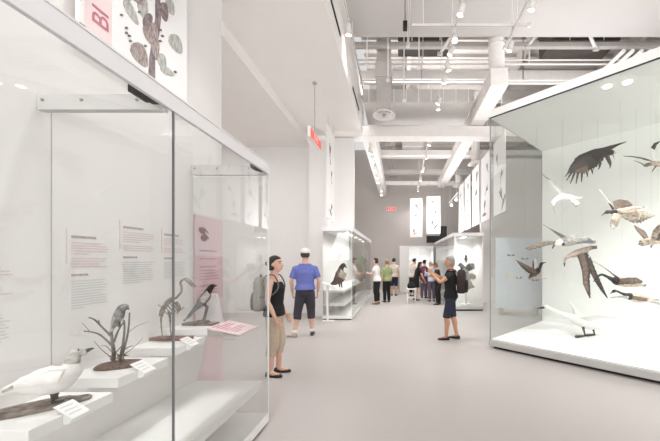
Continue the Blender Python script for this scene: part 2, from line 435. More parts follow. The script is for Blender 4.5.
# ================================================================== the long glass case on the left
XG, XB = -1.247, -1.98
Y0, Y1 = -.6, 2.97
t = thing('display_case', 'tall glass display case along the left wall with birds on stepped white shelves', 'display case', (-1.6, 1.2, 0))
LC = t
MB().box(XB + .03, XG - .03, Y0 + .02, Y1 - .03, .002, .03).build('kick_recess', BLACK, t)
MB().box(XB, XG, Y0, Y1, .03, .113).build('base_plinth', PLINTH, t, mods=bevel(.004))
MB().box(-1.97, -1.29, Y0 + .03, 2.9, .364, .44).build('bench_shelf', PLINTH, t, mods=bevel(.003))
for y in (.3, 2.2): MB().box(-1.93, -1.75, y, y + .08, .114, .363).build('bench_support', PLINTH, t)
MB().box(XB, XB + .014, Y0, 1.757, .441, 2.45).build('back_panel', PAINT, t)
MB().box(XB, XB + .014, 1.763, Y1 - .02, .441, 2.45).build('back_panel', PAINT, t)
MB().box(XB, XB + .008, 1.757, 1.763, .441, 2.36).build('panel_seam', SEAM, t)
for a, b in ((Y0, 1.7205), (1.7295, Y1 - .016)):
    MB().box(XG - .012, XG, a, b, .114, 2.3745).build('glass_pane', GLASS, t)
MB().box(XG - .011, XG - .001, 1.7205, 1.7295, .114, 2.3745).build('pane_joint', JOINT, t)
MB().box(XB + .02, XG - .013, Y1 - .012, Y1, .114, 2.345).build('end_pane', GLASS, t)
MB().box(XG - .0125, XG + .001, Y1 - .0155, Y1 + .001, .114, 2.3745).build('corner_edge', EDGE, t)
MB().box(XG - .02, XG + .004, Y0, Y1 + .008, 2.375, 2.462).build('top_rail', RAILM, t, mods=bevel(.003))
MB().box(XG - .02, XG + .008, Y0, Y1 + .008, 2.4625, 2.472).build('rail_lip', PLINTH, t)
for y in (1.686, 2.935):
    b = MB().prism([(-1.962, y, 2.452), (-1.962, y, 2.385), (-1.925, y, 2.36), (XG - .021, y, 2.36), (XG - .021, y, 2.452)], (0, .02, 0))
    br = b.build('cross_bracket', BRKM, t)
    MB().box(-1.925, XG - .03, y - .035, y - .001, 2.352, 2.362).build('bracket_flange', BRKM, br)
    for x in (-1.93, -1.72, -1.42):
        MB().tube([(x, y - .001, 2.42), (x, y - .006, 2.42)], .008, 10).build('screw', SCREW, br)
    hb = MB().box(XG - .06, XG - .021, y - .17, y - .037, 2.377, 2.40).box(XG - .085, XG - .061, y - .16, y - .05, 2.38, 2.44)
    hb.build('hinge_block', BLACK, t)
# stepped shelves
XS = -1.62
steps = [(1.36, 1.762, .81), (1.795, 2.18, .875), (2.245, 2.595, .922), (2.62, 2.928, .978)]
names = ['white stepped shelf nearest the camera, under the white bird', 'white stepped shelf under the bird in the little bush',
         'white stepped shelf under the bird skeleton', 'white stepped shelf at the far end under the dark-headed bird']
for (a, b, z), lb, nx in zip(steps, names, (1.795, 2.245, 2.62, 2.94)):
    s = thing('stepped_shelf', lb, 'shelf', (-1.79, (a + b) / 2, .44), group='stepped shelves in the left case')
    MB().box(-1.965, XS, a, b, z - .056, z).build('slab', PLINTH, s, mods=bevel(.002))
    MB().prism([(-1.964, a, .4405), (-1.9, a, .4405), (-1.80, a, z - .057), (-1.964, a, z - .057)], (0, nx - a - .001, 0)).build('riser', PAINT, s)
for (a, b, z), lb in zip(steps[:3], ['white bird', 'bird in the little bush', 'bird skeleton']):
    y = (a + b) / 2 - .02
    s = thing('label_card', 'small white label card in front of the ' + lb, 'label card', (XS + .02, y, z), group='label cards on the stepped shelves')
    MB().prism([(XS - .045, y - .045, z + .034), (XS + .045, y - .045, z - .022), (XS + .045, y + .045, z - .022), (XS - .045, y + .045, z + .034)], (.002, 0, .005)).build('card', PLINTH, s)
    MB().prism([(XS + .002, y - .043, z + .003), (XS + .044, y - .043, z - .0225), (XS + .03, y - .043, z - .045), (XS + .002, y - .043, z - .045)], (0, .086, 0)).build('wedge', PLINTH, s)
    lines = MB()
    for k in range(3):
        x = -.025 + k * .022
        lines.prism([(XS + x, y - .034, z + .0285 - (x + .025) * .622), (XS + x + .006, y - .034, z + .0285 - (x + .031) * .622), (XS + x + .006, y + .026, z + .0285 - (x + .031) * .622), (XS + x, y + .026, z + .0285 - (x + .025) * .622)], (.0004, 0, .0006))
    lines.build('text_lines', INKG, s)
# sloping pink reading panel
s = thing('reading_panel', 'pink sloping text panel on the far shelf edge by the end glass', 'text panel', (-1.5, 2.78, .93))
MB().prism([(-1.616, 2.6, .982), (-1.34, 2.6, .925), (-1.34, 2.944, .925), (-1.616, 2.944, .982)], (.002, 0, .01)).build('board', PINK, s)
ln = MB()
for k in range(7):
    u = .08 + k * .115
    x = -1.616 + .276 * u; z = .9926 - .057 * u
    ln.prism([(x, 2.64, z), (x + .012, 2.64, z - .0025), (x + .012, 2.87 if k % 3 else 2.75, z - .0025), (x, 2.87 if k % 3 else 2.75, z)], (.0004, 0, .0012))
ln.build('text_lines', REDINK, s)
MB().prism([(-1.612, 2.61, .92), (-1.36, 2.61, .917), (-1.612, 2.61, .978)], (0, .32, 0)).build('support_wedge', STEELG, s)
# white tapered stand behind the last bird
s = thing('tapered_stand', 'white tapered block behind the dark-headed bird at the end of the left case', 'stand', (-1.77, 2.89, .98))
b = MB(); r0 = [(-1.86, 2.872, .979), (-1.652, 2.872, .979), (-1.652, 2.925, .979), (-1.86, 2.925, .979)]; r1 = [(-1.80, 2.885, 1.24), (-1.70, 2.885, 1.24), (-1.70, 2.915, 1.24), (-1.80, 2.915, 1.24)]
b.rings([r0, r1], sm=False).build('block', PAINT, s)
MB().box(-1.79, -1.71, 2.89, 2.91, 1.2405, 1.246).build('top_cap', PLINTH, s)
# printed text on the back wall of the case
def words(b, x, y0, y1, z, h, rnd, gap=.006):
    y = y0
    while y < y1:
        w = rnd.uniform(.012, .045); e = min(y + w, y1)
        if e - y > .008: b.box(x, x + .0012, y, e, z - h, z)
        y = e + gap
def wall_text(label, y0, y1, zt, nred, ngrey, seed):
    rnd = random.Random(seed)
    s = thing('wall_text', label, 'wall text', (XB + .0145, (y0 + y1) / 2, zt), group='printed texts in the left case')
    x = XB + .0145
    b = MB(); words(b, x, y0, y0 + (y1 - y0) * .62, zt, .016, rnd, .004); b.build('heading', INKD, s)
    b = MB(); b.box(x, x + .0012, y0 - .03, y0 - .024, zt - .17, zt + .04); b.build('vertical_rule', INKP, s)
    z = zt - .04; b = MB()
    for k in range(nred):
        words(b, x, y0, y1 - rnd.uniform(0, .06) - (.1 if k == nred // 2 else 0), z, .0075, rnd, .004); z -= .0168
        if k == nred // 2: z -= .012
    b.build('rose_paragraph', INKP, s)
    z -= .03
    b = MB(); words(b, x, y0, y0 + (y1 - y0) * .42, z, .014, rnd, .004); b.build('subheading', INKD, s); z -= .04
    b = MB()
    for k in range(ngrey):
        words(b, x, y0, y1 - rnd.uniform(0, .05) - (.12 if k == ngrey - 1 else 0), z, .0075, rnd, .004); z -= .0165
    b.build('grey_paragraph', INKG, s)
wall_text('printed wall text at the left edge, half cut off by the photo edge', 1.3, 1.585, 1.56, 8, 11, 1)
wall_text('printed wall text right of the vertical panel seam, above the bush', 1.865, 2.11, 1.705, 9, 11, 2)
wall_text('printed wall text in the middle, left of the dark glass joint', 2.215, 2.5, 1.80, 8, 10, 3)
wall_text('printed wall text behind the skeleton, right of the dark glass joint', 2.6, 2.87, 1.78, 7, 9, 4)
# pink panel beyond the case
s = thing('wall_panel', 'tall pink information panel on the wall past the end of the left case', 'information panel', (-1.98, 3.24, .12))
MB().box(-1.984, -1.968, 3.0, 3.46, .13, 2.0).build('board', PINKD, s)
MB().box(-1.9679, -1.9665, 3.0, 3.46, 1.15, 1.60).build('rose_block', mat('rose_print_deep', (218, 184, 190), .6), s)
b = MB(); rnd = random.Random(5)
for z, h in ((1.66, .014), (1.58, .014), (1.50, .018), (1.46, .01), (1.43, .01), (1.40, .01), (1.37, .01), (1.31, .02), (1.26, .01), (1.23, .01), (1.20, .01)):
    words(b, -1.9664, 3.06, 3.40 - rnd.uniform(0, .08), z, h, rnd)
b.build('text_lines', mat('rose_ink', (190, 150, 158), .8), s)
b = MB()
c = V((-1.9665, 3.14, 1.83))
for a, dy, dz, w in ((.3, -.04, .02, .05), (1.2, .02, .03, .045), (2.2, .03, -.03, .04), (0, -.01, -.05, .05)):
    b.prism([c + V((0, dy + w * math.cos(a + k * math.pi / 4) * 1.1, dz + w * .7 * math.sin(k * math.pi / 4))) for k in range(8)], (.0012, 0, 0))
b.build('printed_bird', mat('mauve_ink', (150, 112, 120), .8), s)

# ---------------------------------------------------------------- banners above the left case
XN = -1.93
def wy(px): return -XN * F / (CX - px)
def wz(px, py): return H0 + (CY - py) * wy(px) / F
ya, yb, yc = wy(79.5), wy(111.5), wy(187)
s = thing('wall_banner', 'pink header banner with sideways red lettering above the left case', 'banner', (XN, ya, 2.96))
MB().box(XN - .012, XN, ya + .02, yb - .001, 2.955, 4.4).build('cloth', PINK, s)
MB().box(XN - .014, XN + .012, ya - .012, ya + .018, 2.98, 4.4).build('edge_post', STEEL, s)
MB().box(XN - .014, XN + .016, ya - .014, ya + .02, 2.955, 2.979).build('post_foot', BLACK, s)
vs, fs = text_mesh('BI', .16); b = MB()
yl = wy(101)
b.v = [V((XN + .002 + v.z, yl + .05 - v.y, 3.05 + v.x)) for v in vs]
for f in fs: b.face(f)
b.build('lettering', REDINK, s)
s = thing('wall_banner', 'white banner with a painted tree trunk and grey leaves above the left case', 'banner', (XN, yb, 2.96))
MB().box(XN - .012, XN, yb + .001, yc, 2.955, 4.4).build('cloth', BANNER, s)
INK1 = mat('painted_umber', (118, 102, 100), .85, scale=22, rgb2=(196, 184, 178), stretch=(1, 4, 1))
INK2 = mat('painted_grey_green', (150, 152, 146), .85, scale=18, rgb2=(205, 204, 198), stretch=(1, 3, 1))
INK3 = mat('painted_mauve', (106, 92, 96), .85, scale=30, rgb2=(160, 146, 146))
def flat(b, pts, m=0, e=.0015):
    b.prism([V((XN + .0005, wy(p[0]), wz(p[0], p[1]))) for p in pts], (e, 0, 0), m)
b = MB()
flat(b, [(148, 80), (155, 80), (155, 55), (159, 35), (161, 18), (160, 0), (163, -20), (158, -20), (155, 0), (155, 18), (152, 38), (149, 58)], 2, .0016)
def leaf(cx, cy, l, w, ang, m, e):
    a = R(ang); pts = []
    for k in range(14):
        th = 2 * math.pi * k / 14
        x, y = l * math.cos(th), w * math.sin(th) * (1 - .35 * math.cos(th))
        pts.append((cx + x * math.cos(a) - y * math.sin(a), cy + x * math.sin(a) + y * math.cos(a)))
    flat(b, pts, m, e)
for i, q in enumerate(((140, 55, 14, 7, 62, 0), (151, 34, 13, 7, 75, 0), (131, 12, 15, 4, 62, 1), (143, 8, 12, 5, 80, 1), (176, 44, 11, 5.5, 62, 1), (170, 7, 9, 4, 70, 1), (162, 62, 9, 4, 75, 1),
           (167, 71, 8, 3.2, 35, 1), (147, 22, 9, 4.5, 100, 2), (164, 12, 10, 4, 80, 2), (155, 48, 12, 4, 85, 0), (137, -5, 12, 6, 60, 0), (150, -12, 12, 6, 90, 1), (172, -10, 10, 5, 80, 1), (126, -8, 10, 5, 70, 1))):
    leaf(*q, .0018 + i * .0003)
for i, (x, y) in enumerate(((121, 15), (126, 28), (126, 33), (129, 36), (130, 41), (145, 46), (160, 30), (162, 36), (160, 41), (139, 12), (175, 72))):
    leaf(x, y, 1.6, 1.0, 40, 2, .007)
b.build('artwork', [INK1, INK2, INK3], s)

# ---------------------------------------------------------------- banners in the hall
def bird_art(s, o, ax, up, nr, w, h, seed, m=(0, 1)):
    rnd = random.Random(seed)
    for n in range(3):
        k0 = 0; b = MB()
        cx, cz = w * rnd.uniform(.3, .7), h * (.2 + .3 * n + rnd.uniform(-.06, .06))
        sc = w * rnd.uniform(.1, .2); ang = rnd.uniform(-1, 1); ca, sa = math.cos(ang), math.sin(ang)
        def poly(pts, mi):
            nonlocal k0
            k0 += 1
            pts = [(cx + sc * (x * ca - z * sa), cz + sc * (x * sa + z * ca)) for x, z in pts]
            b.prism([o + ax * p[0] + up * p[1] + nr * (.0006 + .0003 * k0) for p in pts], nr * .001, mi)
        r = lambda: rnd.uniform(-.12, .12)
        poly([(-.1 + r(), -1.2), (.12, -.8), (.3, -.1), (.26 + r(), .5), (.1, .9), (-.12, .85), (-.32, .4), (-.3 + r(), -.3)], m[0])
        poly([(.1, .5), (.7 + r(), 1.1 + r()), (.95 + r(), .5), (.5, -.2), (.2, -.3)], m[1])
        poly([(-.08, .8), (.14, .85), (.16, 1.15), (0, 1.28), (-.16, 1.1)], m[1])
        poly([(-.12, -1.1), (.14, -1.1), (.2 + r(), -2.0), (-.1, -2.1 + r())], m[0])
        if n == 0: poly([(-1.5, -1.9), (1.2, -1.8), (1.4 + r(), -1.45), (.2, -1.2), (-1.1, -1.4 + r())], m[1])
        b.build('painted_bird', INKS, s)
INKS = [mat('art_brown', (110, 96, 86), .85, scale=12, rgb2=(160, 150, 138)), mat('art_ochre', (150, 140, 112), .85, scale=14, rgb2=(100, 92, 80)),
        mat('art_slate', (96, 94, 100), .85, scale=12, rgb2=(160, 158, 160)), mat('art_rose', (186, 150, 150), .85, scale=9, rgb2=(220, 200, 196))]
def banner(label, p, ax, w, z0, z1, seed, m, group, ztop, nrs=1):
    s = thing('hanging_banner', label, 'banner', (p[0], p[1], z0), group=group)
    p = V((p[0], p[1], 0)); ax = V(ax).normalized(); nr = V((ax.y, -ax.x, 0)) * nrs; up = V((0, 0, 1))
    a = p + up * z0
    MB().prism([a, a + ax * w, a + ax * w - nr * .012, a - nr * .012], (0, 0, z1 - z0)).build('cloth', BANNER, s)
    for z in (z0 - .02, z1): MB().prism([a + up * (z - z0) + nr * .01, a + ax * w + up * (z - z0) + nr * .01, a + ax * w + up * (z - z0) - nr * .022, a - nr * .022 + up * (z - z0)], (0, 0, .02)).build('batten', STEEL, s)
    bird_art(s, a, ax, up, nr, w, z1 - z0, seed, m)
    for u in (.15, .82):
        c = a + ax * w * u - nr * .006
        MB().tube([(c.x, c.y, z1 + .02), (c.x, c.y, ztop)], .005, 5).build('hanging_wire', STEELG, s)
lab = ['seen through the corner of the big case', 'nearest one left of the big case', 'second one left of the big case', 'third one left of the big case', 'farthest one left of the big case']
for i, y in enumerate((7.7, 9.0, 10.27, 11.55, 12.8)):
    banner('white bird banner hanging on the right, ' + lab[i], (2.6, y + .98, 0), (0, -1, 0), .98, 2.8, 4.76, 20 + i, ((0, 2), (2, 0), (1, 0), (0, 1), (2, 0))[i], 'banners hanging along the right', 5.33 if i > 9 else 7.5, -1 * -1)
banner('white hanging banner facing the hall at the far end, left of two', at(410, 0, 13.6), (1, -.25, 0), .55, 2.6, 4.25, 31, (2, 3), 'banners at the far end', 5.6)
banner('white hanging banner facing the hall at the far end, right of two', at(426.5, 0, 13.6), (1, -.1, 0), .6, 2.75, 4.35, 36, (3, 2), 'banners at the far end', 5.6)
banner('narrow white banner with dark bird above the small left case', (-1.78, 7.62, 0), (0, 1, 0), .86, 2.62, 4.9, 42, (2, 0), None, ZL)
# dark angular sign at the far end
s = thing('hanging_sign', 'black stepped sign hanging above the far white case', 'sign', (1.8, 15.2, 2.4))
MB().box(1.95, 2.28, 15.2, 15.3, 2.78, 3.25).build('upper_block', BLACK, s)
MB().box(1.3, 2.28, 15.2, 15.3, 2.44, 2.779).build('lower_block', BLACK, s)
for x in (2.02, 2.2): MB().tube([(x, 15.25, 3.25), (x, 15.25, 5.6)], .008, 5).build('hanging_rod', STEELG, s)
# ================================================================== the other cases
# small case in the row
sx0, sx1, sy0, sy1 = -2.05, -1.26, 8.2, 13.4
t = thing('display_case', 'low-lit glass display case beyond the man in blue, in line with the left case', 'display case', (-1.65, 10.8, 0))
MB().box(sx0 + .03, sx1 - .03, sy0 + .03, sy1 - .03, .002, .03).build('kick_recess', BLACK, t)
MB().box(sx0, sx1, sy0, sy1, .03, .11).build('base_plinth', PLINTH, t)
MB().box(sx0, sx0 + .015, sy0 + .01, sy1, .111, 2.34).build('back_panel', PAINT, t)
MB().box(sx0 + .02, sx1 - .2, sy0 + .05, sy1 - .05, .36, .43).build('bench_shelf', PLINTH, t)
MB().box(sx0 + .02, sx1 - .2, sy0 + .05, sy1 - .05, .72, .78).build('upper_shelf', PLINTH, t)
MB().prism([(sx0 + .02, sy0 + .08, .431), (sx0 + .1, sy0 + .08, .431), (sx0 + .2, sy0 + .08, .719), (sx0 + .02, sy0 + .08, .719)], (0, sy1 - sy0 - .16, 0)).build('riser', PAINT, t)
MB().box(sx0 + .016, sx1 - .012, sy0, sy0 + .012, .111, 2.34).build('end_pane', GLASS2, t)
for i in range(4):
    a = sy0 + .015 + i * 1.296
    MB().box(sx1 - .011, sx1, a, a + 1.286, .111, 2.34).build('glass_pane', GLASS2, t)
MB().box(sx1 - .0125, sx1 + .001, sy0 - .001, sy0 + .0145, .111, 2.34).build('corner_edge', EDGE, t)
MB().box(sx0, sx1 + .015, sy0 - .015, sy1, 2.341, 2.45).build('top_rail', RAILM, t)
MB().box(sx0 + .05, sx1 - .06, sy0 + .05, sy1 - .05, 2.33, 2.3405).build('ceiling_panel', PLINTH, t)
for y in (8.6, 9.4, 10.3, 11.3, 12.4): MB().lathe((sx1 - .2, y, 2.322), [(.04, 0), (.045, .007)], 14).build('downlight', LAMP, t)  # glowing discs added where the fill spots of this case sit
rnd = random.Random(3); b = MB()
for i in range(34):
    y, z = rnd.uniform(8.3, 9.6), rnd.uniform(1.35, 1.95)
    r = rnd.uniform(.012, .024)
    b.prism([(sx0 + .0155, y + r * math.cos(k * math.pi / 4), z + r * .7 * math.sin(k * math.pi / 4)) for k in range(8)], (.0015, 0, 0))
b.build('dot_pattern', INKG, t)
# tilted white text rails in front of the end pane
s = thing('reading_panel', 'white sloping text rail standing at the near end of the small left case', 'text panel', (-2.0, 8.0, 0))
MB().prism([(-2.02, 7.98, .98), (-1.62, 7.98, .84), (-1.62, 8.17, .84), (-2.02, 8.17, .98)], (.01, 0, .025)).build('board', PLINTH, s)
MB().box(-1.9, -1.85, 8.05, 8.1, 0, .925).build('leg', STEEL, s)
MB().box(-2.0, -1.7, 8.0, 8.16, 0, .012).build('foot_plate', STEEL, s)
# far right case
t = thing('display_case', 'tall white-framed glass display case behind the visitor with the backpack', 'display case', (2.1, 12.3, 0))
fx0, fx1, fy0, fy1 = 1.67, 2.58, 9.67, 14.9
MB().box(fx0 + .03, fx1, fy0 + .03, fy1, .002, .05).build('kick_recess', BLACK, t)
MB().box(fx0, fx1, fy0, fy1, .05, .14).build('base_plinth', RAILG, t)
MB().box(fx1 - .02, fx1, fy0, fy1, .141, 2.33).build('back_panel', PAINT, t)
MB().box(fx0 + .02, fx1 - .021, fy0 + 1.3, fy0 + 1.32, .141, 2.33).build('divider_panel', PLINTH, t)
MB().box(fx0 + .013, fx1 - .021, fy0, fy0 + .012, .141, 2.33).build('end_pane', GLASS2, t)
for i in range(4):
    a = fy0 + .015 + i * 1.305
    MB().box(fx0, fx0 + .012, a, a + 1.295, .141, 2.33).build('glass_pane', GLASS2, t)
MB().box(fx0 - .001, fx0 + .0125, fy0 - .001, fy0 + .0145, .141, 2.33).build('corner_edge', EDGE, t)
MB().box(fx0 - .015, fx1, fy0 - .015, fy1, 2.331, 2.43).build('top_rail', RAILM, t)
for y in (10.2, 10.6): MB().lathe((2.1, y, 2.322), [(.05, 0), (.055, .008)], 14).build('downlight', LAMP, t)  # lamp discs added at the fill spots of the far case
# far white case at the end of the hall
t = thing('display_case', 'bright white display case across the far end of the hall behind the visitors', 'display case', (.8, 15.3, 0))
MB().box(.0, 1.62, 15.0, 16.2, .03, .12).build('base_plinth', PLINTH, t)
MB().box(.0, 1.62, 16.18, 16.2, .121, 2.2).build('back_panel', PAINT, t)
MB().box(-.02, .44, 15.0, 15.3, .121, 2.2).build('white_end_panel', PLINTH, t)
MB().box(.441, 1.6, 15.05, 15.062, .121, 2.2).build('glass_pane', GLASS2, t)
MB().box(1.6, 1.62, 15.05, 16.17, .121, 2.2).build('end_panel', PAINT, t)
MB().box(-.02, 1.64, 14.98, 16.2, 2.201, 2.28).build('top_rail', RAILM, t)
MB().box(.5, 1.58, 15.4, 16.1, .6, .68).build('shelf', PLINTH, t)
MB().box(.7, .72, 15.4, 15.42, .122, .599).build('shelf_post', STEEL, t)
# blue panel seen through the big case
s = thing('information_panel', 'pale blue standing panel seen through the corner of the large right case', 'information panel', (3.42, 9.0, 0))
MB().box(2.77, 4.1, 9.0, 9.04, .2, 2.22).build('board', BLUEP, s)
MB().box(3.05, 3.35, 8.992, 8.9995, 1.05, 1.25).build('white_caption', PLINTH, s)
for x in (2.9, 3.9): MB().box(x, x + .05, 8.9, 9.14, 0, .199).build('foot', STEELG, s)
b = MB()
for x, z in ((3.42, 1.05), (3.9, .98), (3.2, 1.7), (3.6, 1.6)):
    for k in (-1, 1):
        b.prism([(x, 8.9995, z), (x + k * .07, 8.9995, z + .05), (x + k * .12, 8.9995, z + .02), (x + k * .05, 8.9995, z - .01)], (0, -.002, 0))
b.build('printed_birds', mat('print_slate', (96, 110, 136), .8), s)

# ------------------------------------------------------------------ the large case on the right, set at 45 degrees
AX, AY = 1.60, 5.56
t = thing('display_case', 'large glass display case on the right full of flying birds', 'display case', (AX, AY, 0), -math.pi / 4)
BC = t
L, D = 3.95, 2.41
FABW = mat('case_lining', (240, 241, 238), .8, .01, 3)
SNOW = mat('case_floor_white', (246, 246, 245), .7, .01, 5)
def bl(b, name, m, **k): return b.build(name, m, t, local=True, **k)
bl(MB().box(.05, L, .05, D, .002, .045), 'kick_recess', BLACK)
bl(MB().box(-.012, L, -.012, D, .046, .142), 'base_rail', RAILG, mods=bevel(.003))
bl(MB().box(.02, L, .02, D - .02, .1425, .165), 'floor_panel', SNOW)
bl(MB().box(.013, L, D - .02, D, .1425, 4.1), 'back_panel', FABW)
bl(MB().box(L - .02, L, .013, D - .021, .166, 4.1), 'end_panel', FABW)
bl(MB().box(.013, L - .021, 0, .012, .1425, 4.1), 'front_pane', GLASS2)
bl(MB().box(0, .012, .0, D, .1425, 4.1), 'side_pane', GLASS2)
bl(MB().box(-.0015, .0135, -.0015, .0135, .1425, 4.1), 'corner_edge', JOINT)
bl(MB().box(-.001, .0125, D + .0005, D + .012, .1425, 4.1), 'rear_edge', JOINT)
bl(MB().box(-.012, L, -.012, D, 4.101, 4.23), 'top_rail', PLINTH, mods=bevel(.003))
bl(MB().box(-.004, L, -.004, .0, 4.085, 4.1005), 'rail_dark_line', BLACK)  # black strip for the dark line below the rail
bl(MB().box(.03, L - .02, .03, D - .02, 4.0925, 4.1005), 'ceiling_panel', FABW)
# downlights in the ceiling of the case
for x, y in ((1.72, .28), (1.95, .36), (3.0, .35), (3.5, .5), (3.0, 1.4), (3.6, 1.6)):
    bl(MB().lathe((x, y, 4.083), [(.05, 0), (.056, .009)], 16), 'downlight', LAMP)
    l = bpy.data.lights.new('case_downlight', 'SPOT'); l.energy = 106; l.spot_size = R(100); l.spot_blend = .9; l.shadow_soft_size = .05
    o = bpy.data.objects.new('case_downlight', l); COL.objects.link(o)
    o.location = (AX + .7071 * (x + y), AY + .7071 * (y - x), 4.07); o.rotation_euler = V((.1, .1, -1)).to_track_quat('-Z', 'Y').to_euler()
def DR(px, b):
    k = (px - CX) / F
    a = (k * (AY + .7071 * b) - AX - .7071 * b) / (.7071 * (1 + k))
    return AY + .7071 * (b - a)

# ------------------------------------------------------------------ birds
PL = {
 'white': mat('white_plumage', (246, 244, 240), .8, .1, 18, .4, stretch=(1, 1, 2)),
 'cream': mat('cream_plumage', (226, 212, 194), .85, scale=16, rgb2=(176, 154, 132), bump=.5, stretch=(1, 1, 2.5)),
 'grey': mat('grey_plumage', (148, 148, 148), .85, scale=18, rgb2=(88, 88, 90), bump=.5, stretch=(1, 1, 2.5)),
 'lgrey': mat('light_grey_plumage', (202, 198, 192), .85, scale=18, rgb2=(142, 136, 130), bump=.5, stretch=(1, 1, 2.5)),
 'brown': mat('brown_plumage', (126, 106, 92), .85, scale=20, rgb2=(66, 53, 46), bump=.6, stretch=(1, 1, 2.5)),
 'dark': mat('dark_brown_plumage', (62, 51, 46), .85, scale=20, rgb2=(26, 21, 19), bump=.6, stretch=(1, 1, 2.5)),
 'black': mat('black_plumage', (24, 22, 22), .75, .2, 30),
 'speck': mat('speckled_plumage', (212, 200, 184), .85, scale=26, rgb2=(122, 104, 88), bump=.5, stretch=(1, 1, 1.6)),
 'rufous': mat('rufous_plumage', (146, 96, 76), .85, scale=24, rgb2=(96, 60, 48), bump=.5),
 'pinkish': mat('pinkish_plumage', (204, 188, 176), .85, scale=18, rgb2=(150, 130, 118), bump=.5, stretch=(1, 1, 2.5)),
 'green': mat('green_head_plumage', (120, 160, 96), .7, .2, 30),
 'bluish': mat('blue_grey_plumage', (138, 141, 145), .85, scale=18, rgb2=(84, 87, 92), bump=.5, stretch=(1, 1, 2.5)),
 'tan': mat('tan_wing_plumage', (164, 148, 132), .85, scale=18, rgb2=(104, 90, 80), bump=.5, stretch=(1, 1, 2.5)),
}
BILL = mat('dark_bill', (58, 54, 52), .45, .1, 20); BILLY = mat('pale_bill', (196, 184, 160), .45, .1, 20); EYE = mat('glass_eye', (18, 16, 15), .1)
LEGM = mat('bird_leg', (74, 68, 64), .6, .2, 30)
def bird(name, label, D0, body, pl, wings=(), tail=(), beak=None, legs=(), eye=None, wire=None, sq=.85, ds=1., group=None, cat='bird', base_z=None, th=.016, extra=None, beakm=None, loc=None, tubes=(), flight=None):
    """body: (px, py, depth shift, radius px, plumage index); wings: lists of (lead px, lead py, dd, trail px, trail py, dd, plumage)"""
    k = D0 / F
    Q = lambda px, py, dd=0: at(px, py, D0 + dd * ds)
    cx = sum(q[0] for q in body) / len(body); cy = sum(q[1] for q in body) / len(body)
    s = thing(name, label, cat, loc if loc else Q(cx, cy), group=group)
    b = MB(); pts = [Q(q[0], q[1], q[2]) for q in body]
    b.tube(pts, [q[3] * k for q in body], 14, sq, [q[4] for q in body], fine=5)
    for i, w in enumerate(list(wings) + list(tail)):
        b.wing([(Q(*q[:3]), Q(*q[3:6]), (q[6], flight) if flight is not None and i < len(wings) else q[6]) for q in w], th * (1 if i < len(wings) else .7), 5, .11, random.Random(i))
    for pp, rr, mi in tubes: b.tube([Q(*p) for p in pp], [r * k for r in rr], 8, 1, [mi] * len(pp), fine=3)
    ms = [PL[p] for p in pl]
    b.build('body', ms, s)
    if beak: MB().tube([Q(*p[:3]) for p in beak], [p[3] * k for p in beak], 8, .7, fine=3).build('bill', beakm or BILL, s)
    for lg in legs:
        MB().tube([Q(*p[:3]) for p in lg], [p[3] * k for p in lg], 7).build('leg', LEGM, s)
    if eye:
        for e in eye: MB().ball(Q(*e[:3]), e[3] * k, n=8, k=6).build('eye', EYE, s)
    if wire:
        for w in wire:
            p = Q(*w); MB().tube([p, (p.x, p.y, 4.09)], .001, 5).build('hanging_wire', STEELG, s)
    return s
d = DR(596, 1.3)
# dark eagle
s = bird('eagle', 'large dark brown eagle with spread finger-tipped wings, highest bird in the right case', d,
     [(577, 157.5, -.12, .6, 1), (580, 157, -.12, 2.2, 1), (585, 156, -.1, 3, 0), (592, 155, -.05, 4.6, 0), (600, 153.5, 0, 5.2, 0), (607, 152.5, .05, 4, 0), (612, 152.5, .1, 2.6, 2), (616, 152.5, .15, 1, 2)],
     ['dark', 'black', 'cream', 'brown'],
     [[(604, 147.5, 0, 603, 161, .04, 0), (594, 149, -.12, 595, 169, -.06, 0), (584, 153, -.25, 589, 172, -.2, (0, 3)), (576, 158, -.38, 584, 175, -.32, (0, 3)), (570, 166, -.5, 577, 173, -.44, 0), (567, 173, -.55, 571, 173, -.52, 1)],
      [(603, 147.5, .05, 610, 151, .04, 0), (610, 145.5, .3, 613, 149, .28, 0), (618, 143.5, .55, 618, 145.8, .55, 0), (627, 141.3, .85, 626, 142.2, .85, 1)]],
     [[(611, 151, .08, 613, 156, .1, 0), (613, 154, .1, 615, 160, .12, 1)]],
     beak=[(578, 158, -.13, 1.1), (575.5, 158.6, -.14, .8), (574.6, 160, -.14, .2)], eye=[(578.5, 156.6, -.16, .45)],
     legs=[[(599, 158, 0, 1.9), (600, 164, -.02, 1.4), (599.5, 167.5, -.04, .7), (598.3, 169.5, -.05, .3)], [(607, 156, .05, 2.1), (610, 163, .03, 1.5), (610.5, 166, .02, .7), (609.5, 168.5, 0, .3)]],
     wire=[(598, 149, 0)], ds=.5,
     tubes=[([(x0, y0, dd), (x1, y1, dd - .05)], [1.0, .35], 1) for x0, y0, x1, y1, dd in ((570, 171, 565, 176.5, -.54), (572, 172, 566.5, 180.5, -.52), (574.5, 173, 570.5, 183.5, -.5), (578, 173, 576, 184, -.46), (582, 173.5, 581.5, 182, -.42), (587, 172, 587.5, 177, -.3), (592, 170, 592.5, 174, -.2))])
d = DR(560, .8)
